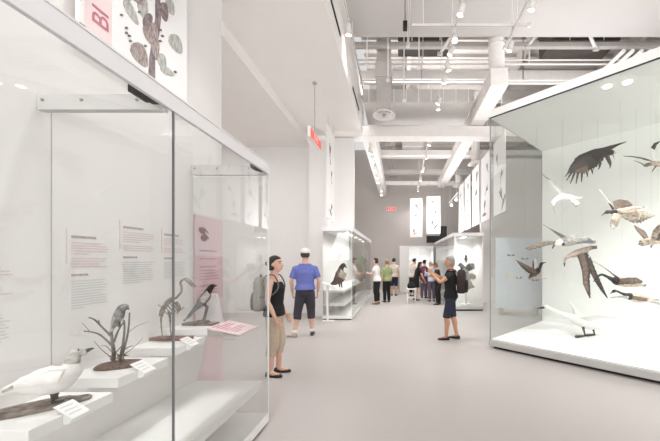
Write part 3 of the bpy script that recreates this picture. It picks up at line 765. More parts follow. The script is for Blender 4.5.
bird('gannet', 'white bird with dark wing tips diving head down below the eagle', d,
     [(553.2, 206, -.1, 1.2, 0), (552.6, 203, -.1, 1.8, 0), (556, 199.5, -.06, 2.1, 0), (562, 197, 0, 3.6, 0), (569, 197.5, .03, 3.2, 0), (575, 198.3, .06, 1.9, 0), (580, 198, .1, .9, 0), (582.5, 197, .12, .4, 1)],
     ['white', 'brown', 'lgrey'],
     [[(560, 195, .02, 565, 194, .05, 0), (555, 189.5, .12, 562, 190, .14, 0), (549.5, 183.5, .24, 554, 184.5, .25, 0), (547, 179, .3, 551.5, 180.5, .3, 1), (541.2, 173, .42, 544, 176, .42, 1)],
      [(569, 199, -.03, 574, 198.8, -.02, 0), (572, 203, -.14, 578, 200.5, -.12, 2), (576, 207.5, -.26, 579.8, 203, -.24, 2)]],
     [[(578, 198.5, .08, 578, 200, .08, 0), (582.5, 196.5, .12, 581, 199, .12, 1)]],
     beak=[(553.4, 206, -.1, .9), (554.3, 210, -.12, .6), (555, 213.5, -.13, .15)], beakm=BILLY, eye=[(552.4, 204.4, -.14, .35)], wire=[(563, 195, 0)])
d = DR(648, 1.5)
bird('ibis', 'pale bird with long thin dark wings at the right edge, level with the eagle', d,
     [(644.5, 166, -.05, .7, 1), (647, 165, -.04, 1.9, 1), (650, 164.2, 0, 1.7, 2), (655, 163.8, .04, 2.9, 2), (661, 164.5, .08, 2.8, 0), (667, 166, .1, 1.2, 0)],
     ['white', 'brown', 'pinkish', 'dark'],
     [[(652, 162, -.05, 656, 162, 0, 1), (645, 158.5, -.2, 648, 161, -.2, 3), (638, 157, -.35, 640, 158.6, -.35, 3), (630, 156, -.5, 631, 157, -.5, 3), (623.2, 155.6, -.62, 624, 156.4, -.62, 3)],
      [(653, 162, .05, 659, 162, .1, 0), (650, 154, .2, 656, 156, .25, 0), (650.6, 148, .3, 655, 150, .35, 3), (654, 143, .42, 657, 145, .45, 3), (660, 141, .55, 660, 142, .55, 3)]],
     [[(664, 164, .1, 664, 167, .1, 0), (671, 166, .15, 670, 169, .15, 1)]],
     beak=[(645, 166.2, -.05, .9), (641.5, 163.5, -.08, .5), (634, 160.5, -.12, .2)], eye=[(646, 164.6, -.09, .4)], legs=[[(656, 166, .02, .8), (653, 170, 0, .5), (652, 172, 0, .3)]], wire=[(656, 161, .05)])
d = DR(622, .9)
bird('curlew', 'speckled buff bird with one wing straight up, mid-right of the case', d,
     [(604.8, 213.2, -.1, .7, 2), (607, 212, -.08, 1.9, 2), (610.5, 211.8, -.05, 1.6, 2), (615, 212.2, -.02, 3.2, 0), (622, 212, .02, 4.2, 0), (630, 209.5, .06, 3, 0), (636, 207.5, .1, 1.4, 3)],
     ['speck', 'brown', 'dark', 'pinkish', 'lgrey', 'cream', 'tan'],
     [[(612, 209, .02, 615, 208.5, .04, 2), (608.5, 203, .12, 611.5, 204.5, .12, 5), (603.5, 195, .25, 606, 197, .25, 5), (599, 189.3, .35, 600.5, 190.5, .35, 1)],
      [(616, 209.5, .06, 620, 210, .06, 1), (612.8, 201, .2, 618, 208, .14, 1), (620, 199.2, .28, 624, 208.5, .2, 1), (628, 200.5, .34, 630, 208, .26, 1), (632.5, 204.5, .38, 632.5, 207, .34, 1)],
      [(620, 211, -.06, 622, 218, -.12, (6, 0)), (628, 210.5, -.15, 632, 223.5, -.25, (6, 0)), (637, 209, -.26, 641, 223.5, -.36, (0, 0)), (646, 209.5, -.38, 648, 219.5, -.45, (0, 4)), (655.3, 215, -.5, 655, 216, -.5, 4)],
      [(612.5, 213.5, -.06, 622, 215.5, -.1, 0), (611, 219, -.16, 620, 221.5, -.18, 6), (610, 223.5, -.22, 617.5, 227, -.24, 4), (610.5, 227.5, -.26, 614, 229.5, -.27, 4)]],
     [[(632, 207.5, .08, 633, 210, .08, 3), (644.5, 206, .16, 645, 208, .16, 3)]],
     beak=[(605, 213, -.1, .9), (603, 214.4, -.12, .5), (601.5, 216, -.12, .15)], eye=[(606.3, 211.2, -.13, .4)], wire=[(620, 208, .02)])
d = DR(645, .9)
bird('owl', 'brown and buff owl gliding at the right edge below the speckled buff bird', d,
     [(639.5, 243, -.12, 1, 0), (642, 242.8, -.12, 3.6, 0), (646, 242, -.06, 3.6, 1), (652, 241.3, 0, 3.9, 1), (659, 241.6, .06, 2.8, 1), (666, 243, .12, 1, 0)],
     ['speck', 'cream', 'brown', 'lgrey'],
     [[(643, 238, .0, 650, 239, .03, 2), (637.5, 232, .12, 648, 235.5, .14, 2), (635, 228, .22, 645.5, 231, .22, 2), (633.5, 224.5, .3, 637, 226.5, .3, 2)],
      [(651, 239, -.04, 660, 241, -.02, 0), (653, 230, -.16, 664, 236, -.15, 0), (658, 225, -.28, 668, 231, -.28, 0), (666, 222.5, -.4, 670, 226, -.4, 3)]],
     [[(661, 240, .08, 661, 243.5, .08, 0), (669, 242, .14, 669, 246, .14, 2)]],
     flight=2, beak=[(639.4, 243.2, -.12, .8), (638.3, 245, -.13, .2)], eye=[(640.3, 241.6, -.17, .6)], legs=[[(652, 244, -.02, 1.1), (651, 247.5, -.05, .6)]], wire=[(651, 238, 0)])
d = DR(570, 1.12)
bird('goose', 'grey goose with white face and long raised wings flying left, above the dark long-winged bird', d,
     [(554.2, 244.5, -.16, .8, 1), (556.5, 243.5, -.14, 2.6, 1), (561, 242.5, -.1, 4, 0), (568, 241, -.04, 5.2, 0), (577, 239.5, .03, 4.8, 0), (586, 240, .08, 3.2, 2), (593, 242, .13, 1.3, 3)],
     ['lgrey', 'white', 'bluish', 'grey', 'tan'],
     [[(562, 238.5, .04, 566, 236.5, .06, 4), (556, 234, .16, 564.5, 235.5, .16, 4), (549, 228.5, .28, 557, 231.5, .28, 4), (542.6, 224, .4, 545, 226, .4, 4)],
      [(557, 241, -.14, 556, 244.5, -.14, 4), (548, 241, -.28, 550, 245, -.28, 4), (536, 242.5, -.42, 540, 248, -.42, 4), (525.2, 248.5, -.56, 529, 250.5, -.56, 4)],
      [(566, 237, -.1, 570, 243, -.14, 2), (578, 235.8, -.06, 580, 243.5, -.12, 2), (588, 237.5, .02, 588, 243.5, -.04, 2), (595, 242, .1, 593.5, 243.5, .08, 3)]],
     [[(590, 241, .1, 590, 244, .1, 0), (596, 240, .16, 596, 243, .16, 3)]],
     ds=.45, flight=3, beak=[(554.4, 245, -.16, 1.1), (553, 247, -.18, .8), (552.4, 249, -.18, .3)], eye=[(557.5, 242, -.21, .5), (563, 244.2, -.19, 1.8)], wire=[(562, 239, -.02)])
d = DR(582, 1.35)
bird('frigatebird', 'pale-bodied bird with two long dark wings hanging straight down, centre of the right case', d,
     [(564.6, 266.5, -.12, .4, 1), (564.4, 263, -.12, .9, 0), (565.5, 259, -.1, 1.3, 0), (569, 256.3, -.06, 1.8, 0), (576, 253.5, 0, 3.4, 0), (584, 250.5, .05, 3.4, 0), (590, 248, .08, 2.3, 2), (595.5, 247, .12, 1.2, 2)],
     ['pinkish', 'dark', 'brown'],
     [[(576.5, 254.5, -.04, 588.5, 252, 0, 2), (579.5, 262, -.16, 590, 260, -.12, 2), (582, 272, -.3, 591.5, 268, -.24, 2), (583, 284, -.44, 590, 279, -.38, 2), (586.5, 292, -.54, 590.5, 290, -.5, 1), (589.6, 298.5, -.62, 590.6, 298, -.62, 1)],
      [(588, 262, .0, 590.5, 256, .0, 2), (591, 274, .1, 595.5, 269, .08, 2), (595, 282, .2, 600, 279, .2, 1), (601, 291, .32, 604, 289, .32, 1), (607.2, 298.4, .42, 608, 298, .42, 1)]],
     [[(592, 246, .1, 592, 249.5, .1, 2), (597, 245.5, .14, 597, 249, .14, 1)]],
     flight=1, eye=[(565.5, 258, -.15, .35)], wire=[(582, 248, .04)])
d = DR(535, .8)
bird('duck', 'small brown duck with raised wings, leftmost flying bird in the right case', d,
     [(542.8, 262.5, -.1, .5, 1), (541.2, 264, -.08, 1.6, 1), (540, 267.5, -.05, 1.3, 1), (537.5, 271, 0, 2.8, 0), (533, 274.5, .04, 2.6, 0), (528.5, 278, .08, .9, 2)],
     ['brown', 'dark', 'cream', 'lgrey'],
     [[(536, 270, -.06, 533, 276, -.06, 0), (529, 266, -.18, 527, 272.5, -.18, 0), (521, 262, -.3, 521, 267, -.3, 0), (516, 260, -.4, 516.5, 261, -.4, 1)],
      [(537.5, 268.5, .05, 532.5, 270.5, .06, 3), (537.5, 262, .16, 532, 265, .16, 3), (535.5, 258, .26, 532.5, 260.5, .26, 3)]],
     [[(532, 275, .05, 533, 277, .05, 2), (528, 279.5, .1, 530.5, 280, .1, 2)], [(536, 275.5, .02, 536, 277.5, .02, 2), (548, 278, .02, 546, 279, .02, 3)]],
     flight=1, beak=[(542.4, 263.3, -.1, .8), (544.5, 262.6, -.12, .5), (546, 262.6, -.12, .3)], eye=[(541.2, 263.2, -.13, .3)], wire=[(537, 268, 0)])
d = DR(622, 1.4)
bird('canada_goose', 'brown goose with curved black neck flying left, upper of two at the right', d,
     [(594.5, 280.5, -.16, .5, 1), (596, 279, -.15, 1.5, 1), (598.5, 276, -.13, 1.1, 1), (602, 274.6, -.1, 1.1, 1), (606.5, 276.4, -.07, 1.3, 1), (611.5, 279, -.04, 2, 1), (617, 281, 0, 4.2, 0), (626, 282.5, .04, 4.6, 0), (635, 283.8, .1, 3.2, 0), (641, 284.6, .14, 1.6, 3), (645, 284.5, .17, .7, 1)],
     ['cream', 'black', 'brown', 'lgrey'],
     [[(615, 277, .06, 620, 277.5, .08, 2), (608.5, 270.5, .2, 613, 273.5, .22, 2), (601.5, 265.5, .34, 605, 268, .36, 2), (593, 261, .5, 595, 262.5, .5, 2)],
      [(619, 279, -.1, 619, 285, -.14, 2), (628, 277.3, -.08, 629, 284.5, -.15, 2), (637, 277.5, .0, 636, 284, -.06, 2), (643.5, 281.5, .1, 641, 283.5, .06, 2)]],
     [[(640, 283.5, .12, 640, 286.5, .12, 1), (646.5, 284, .18, 645.5, 286.5, .18, 1)]],
     beak=[(594.8, 280.3, -.16, .8), (593, 282, -.17, .35)], eye=[(596, 278.3, -.19, .3)], wire=[(622, 278, .02)])
d = DR(634, 1.4)
bird('canada_goose', 'brown goose with straight black neck flying left, lower of two at the right', d,
     [(611.6, 292.8, -.16, .5, 1), (613.8, 291.2, -.15, 1.6, 1), (617, 291.2, -.12, 1, 1), (621, 293, -.08, 1.1, 1), (625, 294.6, -.05, 1.6, 1), (630, 296.5, 0, 3.6, 0), (638, 298.3, .04, 4.3, 0), (646, 299.3, .1, 3, 0), (652, 299.8, .14, 1.5, 3), (657.5, 299.8, .17, .8, 1)],
     ['cream', 'black', 'brown', 'lgrey'],
     [[(628, 296, -.1, 628, 299, -.1, 3), (620, 295.5, -.25, 621, 297.6, -.25, 3), (610, 297.2, -.4, 611, 298.4, -.4, 3)],
      [(632, 295.5, -.12, 633, 299.5, -.16, 2), (641, 297, -.1, 641, 301.4, -.16, 2), (648, 298.4, 0, 647, 301.6, -.05, 2)],
      [(646, 297.5, .1, 645, 301, .1, 3), (654, 300.5, .25, 652, 303, .25, 3), (664, 304, .4, 662, 306.5, .4, 2)]],
     [[(652, 298.6, .14, 652, 301, .14, 1), (658.5, 298.8, .18, 658.5, 300.8, .18, 1)]],
     beak=[(612, 292.4, -.16, .8), (610.2, 293.8, -.17, .35)], eye=[(613.4, 290.5, -.19, .3)], wire=[(636, 294.5, .02)])
d = DR(590, 1.5)
fz = .166
s = bird('swan', 'large white swan-like bird with outstretched neck running on the case floor', d,
     [(543.5, 307.5, -.1, .8, 0), (546, 306.8, -.1, 2, 0), (551, 309, -.08, 1.6, 0), (560, 313, -.05, 1.8, 0), (568, 316, -.03, 2.6, 0), (577, 319.5, 0, 5.2, 0), (588, 323, .04, 6.6, 0), (598, 325, .1, 4.6, 0), (606, 325.5, .15, 1.8, 1)],
     ['white', 'lgrey'],
     [[(574, 315.5, .1, 586, 317.5, .14, 0), (572, 309, .26, 584, 314, .3, 0), (569.5, 303.5, .42, 576, 308, .44, 0), (568, 301.3, .5, 570, 303, .5, 0)],
      [(580, 317.5, -.1, 588, 321.5, -.16, 0), (592, 315, -.3, 598, 320, -.34, 0), (606, 314.5, -.5, 609, 318, -.52, 0), (617, 317, -.66, 618, 318, -.66, 0)]],
     [[(602, 323.5, .12, 602, 327, .12, 0), (612, 325, .2, 611, 328, .2, 0)]],
     beak=[(544.4, 307.4, -.1, 1.3), (541, 307.8, -.12, 1), (537.3, 308.6, -.13, .4)], eye=[(545.2, 306, -.15, .4)], th=.02,
     legs=[[(583, 327, -.02, 1.4), (584.5, 333, -.06, .8), (585, 336.5, -.08, .8)], [(593, 328, .06, 1.4), (594, 332, .04, .8), (594.5, 334.5, .02, .8)]])
for (x0, x1, y0, y1, dd) in ((576.5, 586, 338.6, 337, -.08), (587, 596.5, 337.6, 334.5, .02)):
    p = at(x1 - 1, y1, d + dd); p.z = fz + .006; q = at(x0, y0, d + dd - .05); q.z = fz + .006
    b = MB(); sd = V((.03, .06, 0))
    b.prism([p, q - sd, q + V((-.03, 0, 0)), q + sd * .8], (0, 0, .03)).build('webbed_foot', BILL, s)
# ---------------------------------------------------------------- birds of the left case
def oval_base(name, parent, c, a, b, ang, h, m, n=26, rag=.1, seed=1):
    rnd = random.Random(seed); ca, sa = math.cos(ang), math.sin(ang); c = V(c)
    r = [1 + rnd.uniform(-rag, rag) for _ in range(n)]
    ring = lambda k, z: [c + V((a * k * r[i] * math.cos(2 * math.pi * i / n) * ca - b * k * r[i] * math.sin(2 * math.pi * i / n) * sa,
                               a * k * r[i] * math.cos(2 * math.pi * i / n) * sa + b * k * r[i] * math.sin(2 * math.pi * i / n) * ca, z)) for i in range(n)]
    return MB().rings([ring(.97, 0), ring(1, h * .5), ring(.93, h * .9), ring(.7, h)]).build(name, m, parent)
# white bird on driftwood
d = 1.57; zt = .8105
s = bird('mounted_bird', 'white long-billed bird mounted on driftwood, nearest the camera in the left case', d,
     [(86, 354.5, .05, 1.0, 1), (83, 352.5, .05, 3.4, 1), (78, 352.5, .04, 5.2, 1), (73.5, 357, .03, 5.6, 1), (72, 363, .02, 6, 0), (69, 371, .02, 10.5, 0), (58, 378, .0, 15, 0), (42, 382, -.03, 14, 0), (25, 385.5, -.06, 9.5, 0), (12, 389, -.09, 5, 0), (-4, 395, -.12, 2.2, 2)],
     ['white', 'lgrey', 'grey'],
     [[(66, 369, -.11, 58, 384, -.15, 0), (48, 370.5, -.14, 46, 387, -.17, 0), (32, 378, -.16, 30, 388, -.16, 0), (14, 384, -.16, 14, 389, -.15, 1), (2, 390.5, -.16, 3, 393, -.16, 2)]],
     [[(10, 386.5, -.12, 9, 391, -.1, 0), (-4, 391, -.16, -5, 397, -.14, 0), (-16, 395, -.2, -17, 401, -.18, 2)]],
     beak=[(82.5, 353.2, .05, 2.8), (87, 350.6, .06, 2.0), (91, 348.8, .06, 1.4), (94.5, 348.4, .07, .35)], eye=[(78.5, 349.8, .005, .9)], th=.014, loc=(-1.79, 1.57, zt),
     legs=[[(52, 391, 0, 2.6), (52.6, 396, 0, 1.5), (53, 404.5, .0, 1.4)], [(57, 391, .05, 2.4), (56.5, 396, .05, 1.4), (57.5, 403, .05, 1.3)]])
oval_base('driftwood_base', s, (-1.81, 1.56, zt), .18, .075, R(40), .024, WOOD, seed=2)
b = MB()
for q in (-1, 0, 1): b.tube([(-1.745, 1.568, zt + .028), (-1.715, 1.568 + q * .014 + .012, zt + .03)], [.005, .003], 6)
b.build('foot', LEGM, s)
# small bird in a bush
d = 2.0; zt = .8755
s = bird('mounted_bird', 'small grey-brown bird perched in a bare little bush in the left case', d,
     [(127.8, 308.5, -.04, .6, 0), (125.5, 307, -.03, 3.2, 0), (121.5, 309, 0, 4.2, 0), (118.5, 316, 0, 5.2, 1), (115.5, 322.5, 0, 4.2, 1), (112.5, 328, 0, 2, 2), (109.5, 334, 0, .8, 0)],
     ['grey', 'lgrey', 'cream', 'brown'],
     [[(118.5, 310, -.035, 123, 313, -.04, 0), (115.5, 317.5, -.045, 119.5, 322, -.045, 0), (112, 327, -.03, 114, 328.5, -.03, 0)]],
     [[(112.5, 326, 0, 115, 328, 0, 0), (108, 335, .01, 110.5, 336.5, .01, 0)]],
     beak=[(127.4, 308.3, -.04, 1.0), (129.6, 309.6, -.045, .3)], eye=[(126.4, 306.4, -.055, .5)], loc=(-1.785, 2.0, zt), th=.008,
     legs=[[(119.5, 322, -.01, .8), (120.5, 327.5, -.01, .5)], [(117.5, 323, .02, .8), (119.5, 328, .02, .5)]])
oval_base('leaf_litter_base', s, (-1.79, 1.995, zt), .125, .075, R(25), .028, SOIL, seed=4, rag=.08)
Qb = lambda px, py, dd=0: at(px, py, d + dd)
br = MB(); k = d / F
for pts, r0, r1 in (([(113.5, 362), (113.5, 350), (112, 340), (111.5, 332)], 2.6, 1.3), ([(120, 362), (121.5, 352), (123.5, 340), (124.5, 328), (124, 320)], 1.8, 1.0), ([(123, 352), (127, 338), (128.8, 325), (129.5, 313)], 1.4, .9),
                    ([(112.5, 346), (103, 337), (96, 333), (84, 331)], 1.5, .6), ([(111, 336), (103, 328), (95, 320), (89, 317.5)], 1.3, .8), ([(114, 342), (118, 331), (123, 323)], 1.3, .9),
                    ([(112, 358), (102, 350), (94, 341)], .6, .3), ([(123, 350), (129, 347), (133, 346)], .8, .5), ([(122, 356), (133, 348), (143, 338)], .5, .25), ([(128, 333), (137, 326), (149, 321.5)], .45, .2), ([(100, 326), (99, 321), (98, 320)], .7, .5),
                    ([(112, 352), (106, 346), (101, 346)], .5, .3), ([(113, 357), (118, 350), (124, 344)], .8, .5), ([(90, 332), (86, 327), (82, 323)], .4, .2)):
    n = len(pts)
    br.tube([Qb(p[0], p[1], .03 * math.sin(i * 2 + pts[0][0]) if p[0] > 105 else -.006 * (105 - p[0])) for i, p in enumerate(pts)], [.75 * (r0 + (r1 - r0) * i / (n - 1)) * k for i in range(n)], 7, fine=3)
br.build('bush', BARK, s)
b = MB(); rnd = random.Random(9)
for i in range(26):
    p = Qb(rnd.uniform(110, 127), rnd.uniform(355, 363.5), rnd.uniform(-.07, .05))
    b.tube([p, p + V((rnd.uniform(-.03, .03), rnd.uniform(-.03, .03), rnd.uniform(-.005, .03)))], [.004, .002], 5)
b.build('dead_leaves', SOIL, s)
# skeleton
d = 2.44; zt = .9225; k = d / F
s = thing('bird_skeleton', 'bare bird skeleton with an S-shaped neck on a reddish wooden base in the left case', 'bird skeleton', (-1.8, 2.44, zt))
Qb = lambda px, py, dd=0: at(px, py, d + dd)
MB().prism([Qb(149, 343), Qb(187, 334.5), Qb(187, 334.5) + V((.0, .08, 0)), Qb(149, 343) + V((.02, .08, 0))], (0, 0, .022)).build('wooden_base', WOODR, s)
so = [o for o in kids(s)][0]
for v in so.data.vertices: v.co.z = .001 if v.co.z < .0 - .02 or v.index < 4 else .025
b = MB()
b.tube([Qb(171, 299), Qb(176, 298), Qb(181, 292), Qb(181.5, 287), Qb(180.5, 283), Qb(183, 279.5), Qb(186, 279)], [1.2 * k, 1.1 * k, 1.1 * k, k, k, k, .9 * k], 8, fine=4)
b.build('neck_bones', BONE, s)
b = MB(); b.tube([Qb(184, 278.8), Qb(187, 279.6), Qb(190, 281.5), Qb(193, 284), Qb(196.5, 287)], [1.2 * k, 2.1 * k, 1.7 * k, 1.1 * k, .4 * k], 8, fine=3)
b.tube([Qb(187, 281.5), Qb(191, 285), Qb(195, 288)], [.9 * k, .7 * k, .3 * k], 6)
b.build('skull', BONE, s)
b = MB()
b.tube([Qb(172, 299), Qb(168, 302), Qb(163, 309), Qb(159.5, 316)], [2.2 * k, 2.6 * k, 2.2 * k, .8 * k], 8, fine=3)
for i in range(5):
    px, py = 171 - i * 1.8, 300 + i * 2.4
    b.tube([Qb(px, py, -.02), Qb(px + 3, py + 4, -.035), Qb(px + 5.5, py + 9 - i, -.02), Qb(px + 6, py + 10 - i, .02), Qb(px + 3, py + 4, .04), Qb(px, py, .03)], .45 * k, 5, fine=3)
b.tube([Qb(176, 302), Qb(179, 308), Qb(177, 314)], [1.6 * k, 1.8 * k, .5 * k], 6, fine=3)
b.build('rib_cage', BONE, s)
for dd in (-.03, .035):
    b = MB()
    b.tube([Qb(171, 299.5, dd), Qb(166, 307, dd * 1.4), Qb(160, 306, dd * 2), Qb(158, 304, dd * 2)], [.9 * k, .7 * k, .6 * k, .3 * k], 6, fine=3)
    b.tube([Qb(174, 306, dd * 1.6), Qb(180, 310, dd * 2), Qb(184, 307, dd * 2.4)], [.8 * k, .6 * k, .3 * k], 6, fine=3)
    b.build('wing_bones', BONE, s)
for dx, dd in ((0, -.02), (9, .03)):
    b = MB(); g = Qb(162.5 + dx, 0, dd); g.z = zt + .03
    b.tube([Qb(164 + dx * .5, 311, dd), Qb(161 + dx, 318, dd), Qb(161.5 + dx, 330, dd), g], [1.2 * k, 1.0 * k, .6 * k, .7 * k], 7, fine=2)
    for q in (-1, 0, 1): b.tube([g, g + V((.03, q * .016, -.002))], [.5 * k, .3 * k], 5)
    b.build('leg_bones', BONE, s)
# dark-headed bird
d = 2.78; zt = .9785; k = d / F
s = bird('mounted_bird', 'dark-headed bird on a branch mount at the far end of the left case', d,
     [(214.5, 287, -.02, .7, 0), (212, 286.6, -.02, 2.6, 0), (208.5, 291, 0, 3.2, 1), (205.5, 297, 0, 4.8, 1), (200.5, 303, 0, 4.6, 2), (195.5, 308.5, 0, 2.6, 2), (190, 315, 0, 1.4, 3), (183.5, 320.5, -.02, .7, 3)],
     ['dark', 'rufous', 'lgrey', 'grey'],
     [[(206.5, 290.5, -.05, 210.5, 296, -.055, 2), (199.5, 299, -.06, 204, 304, -.06, 3), (192.5, 308.5, -.04, 196, 311, -.04, 3), (187, 316, -.02, 189, 317, -.02, 3)]],
     [[(191, 312.5, 0, 193, 314.5, 0, 3), (183, 320.5, -.02, 184.5, 321.8, -.02, 0)]],
     beak=[(214, 286, -.02, 1.2), (217.5, 285.4, -.02, .3)], eye=[(212.8, 285.8, -.045, .45)], loc=(-1.8, 2.78, zt), th=.01,
     legs=[[(205, 302, -.01, .9), (206.5, 306.5, -.01, .6)], [(203, 303, .03, .9), (206, 307.5, .03, .6)]])
Qb = lambda px, py, dd=0: at(px, py, d + dd)
base = V((Qb(203, 0).x, d, zt + .03))
MB().tube([base, Qb(205, 316, .01), Qb(206.5, 310), Qb(207.5, 305.5)], [1.8 * k, 1.3 * k, 1.5 * k, 1.2 * k], 8, fine=3).build('branch', BARK, s)
oval_base('bark_mound', s, (base.x, d, zt + .022), .055, .04, 0, .022, BARK, seed=5)
p, q = Qb(184, 326.5), Qb(215.5, 323); p.z = q.z = zt + .001
MB().prism([p + V((0, -.03, 0)), q + V((0, -.04, 0)), q + V((.01, .04, 0)), p + V((.01, .04, 0))], (0, 0, .022)).build('wooden_base', WOOD, s)

# ---------------------------------------------------------------- birds of the far cases
bird('mounted_bird', 'dark speckled bird standing near the end glass of the small left case', 8.9,
     [(345.5, 266.5, 0, .6, 1), (343.5, 265, 0, 2.1, 1), (341, 268.5, 0, 2.6, 0), (340, 274, 0, 4.6, 0), (338, 279, 0, 4.2, 1), (333.5, 283, 0, 2, 1), (330, 285.5, 0, .8, 1)], ['brown', 'dark', 'speck'],
     [[(341, 269.5, -.12, 347, 274, -.1, 2), (337.5, 275, -.13, 345, 281, -.1, 0), (332, 283, -.05, 336, 285.5, -.05, 1)]], [],
     beak=[(345, 266.3, 0, .9), (347, 267.8, 0, .3)], legs=[[(341, 282, 0, 1), (342, 287.5, 0, .7)], [(339, 282, .08, 1), (339.5, 287.1, .08, .7)]], loc=(at(340, 0, 8.9).x, 8.9, .782))
bird('mounted_bird', 'green-headed grey bird behind the side glass of the small left case', 11.5,
     [(363.4, 258.3, 0, .5, 1), (361.8, 257.5, 0, 2.2, 1), (361, 262, 0, 1.9, 1), (361, 267, 0, 3.2, 0), (360.8, 273, 0, 3.7, 0), (359.5, 277.5, 0, 2.4, 0), (358.5, 281, 0, .6, 2)], ['speck', 'green', 'brown', 'lgrey'],
     [[(360, 263.5, -.13, 363.4, 267, -.12, 2), (358.5, 270, -.14, 363, 277, -.12, 0), (357.5, 278.5, -.08, 359.5, 280, -.08, 2)]], [],
     beak=[(363.2, 258.3, 0, .8), (364.8, 259, 0, .3)], legs=[[(362, 277, 0, 1), (362, 281.4, 0, .8)], [(360.5, 277, .08, 1), (360.5, 281.2, .08, .8)]], loc=(at(361, 0, 11.5).x, 11.5, .782))
bird('mounted_bird', 'dark brown upright bird behind the green-headed one in the small left case', 12.9,
     [(367, 260.6, 0, .4, 0), (365.8, 259.8, 0, 1.5, 0), (364.8, 263, 0, 1.8, 0), (364.5, 268, 0, 2.6, 0), (363.8, 273, 0, 1.8, 1), (363, 277, 0, .7, 1)], ['dark', 'brown', 'speck'],
     [[(364, 263.5, -.12, 367.2, 265.5, -.11, 1), (362.8, 269, -.12, 365.8, 273, -.1, 0), (362.3, 275.5, -.06, 363.8, 277, -.06, 1)]], [],
     beak=[(366.8, 260.5, 0, .6), (368.2, 261.5, 0, .2)], legs=[[(364.6, 273, 0, .8), (364.8, 279.3, 0, .6)]], loc=(at(364.5, 0, 12.9).x, 12.9, .782))
s = bird('mounted_bird', 'small dark bird perched on a thin stem in the far right case', 10.6,
     [(465.3, 255, 0, .4, 0), (466, 256, 0, 1.2, 0), (466, 259, 0, 1.7, 0), (466.3, 262.5, 0, .6, 0)], ['dark', 'brown'], [[(465.4, 257, -.04, 467.3, 258, -.04, 1), (465.8, 262, -.03, 467, 262.8, -.03, 1)]], [],
     beak=[(465.3, 255.2, 0, .4), (464.2, 255.6, 0, .15)], loc=(at(466, 0, 10.6).x, 10.6, .142))
p = at(466, 261, 10.6); MB().tube([(p.x, p.y, .15), p], .012, 6).build('stem', STEELG, s)
MB().lathe((p.x, p.y, .142), [(.12, 0), (.12, .03)], 18).build('base_disc', STEEL, s)
s = bird('mounted_bird', 'large pale grey bird with fanned wings and tail in the far right case', 10.1,
     [(459, 264.5, -.1, .5, 1), (460.5, 264.5, -.08, 2, 1), (463, 268, -.03, 2.6, 0), (465.5, 272.5, 0, 3.6, 0), (467.5, 278, .03, 2.8, 0), (469, 283.5, .05, 1, 0)], ['lgrey', 'grey', 'speck'],
     [[(464, 268, -.05, 468, 272, -.05, 1), (469, 263, -.12, 473, 270, -.12, 2), (474.5, 263.5, -.2, 475, 269, -.2, 0)], [(461, 269, -.06, 464, 277, -.06, 1), (457.5, 275, -.14, 461.5, 283, -.14, 2), (457.5, 283.5, -.22, 460.5, 287.5, -.22, 0)],
      [(466.5, 274, .05, 468, 279, .05, 0), (472, 272.5, .1, 473, 280, .1, 2), (476, 275.5, .2, 476, 279, .2, 1)]],
     [[(467, 280, .04, 470, 280, .04, 0), (468, 290, .08, 475, 287, .08, 2)]], beak=[(459.2, 264.8, -.1, .9), (457.6, 266, -.1, .3)], loc=(at(465, 0, 10.1).x, 10.1, .142))
p = at(466, 277, 10.1); MB().tube([(p.x, p.y, .15), p], .016, 6).build('stem', STEELG, s)
MB().lathe((p.x, p.y, .142), [(.16, 0), (.16, .03)], 18).build('base_disc', STEEL, s)
# ================================================================== people
SKIN = mat('skin', (220, 178, 158), .6, .06, 12, spec=.35)
SKIN2 = mat('tanned_skin', (196, 148, 122), .6, .06, 12, spec=.35)
LIPS = mat('lips', (170, 96, 92), .5)
def cloth(name, rgb, **k): return mat(name, rgb, .9, .12, 30, .15, **k)
HAIR = {k: mat('hair_' + k, c, .6, scale=60, rgb2=tuple(int(v * .65) for v in c), stretch=(1, 1, .2)) for k, c in dict(dark=(44, 34, 30), brown=(84, 62, 50), grey=(164, 158, 152), auburn=(120, 78, 54), blond=(176, 140, 100)).items()}
HS = [(-.03, .28, .06, .12), (.05, .36, -.0, .2), (.15, .40, -.12, .265), (.3, .405, -.27, .31), (.45, .40, -.37, .335), (.56, .395, -.42, .35), (.7, .40, -.43, .345), (.84, .31, -.37, .295), (.95, .15, -.22, .18), (1.0, .03, -.08, .06)]
def remesh(vox, it=3):
    def f(o):
        m = o.modifiers.new('merge', 'REMESH'); m.mode = 'VOXEL'; m.voxel_size = vox; m.use_smooth_shade = True
        s = o.modifiers.new('smooth', 'SMOOTH'); s.factor = .5; s.iterations = it
    return f
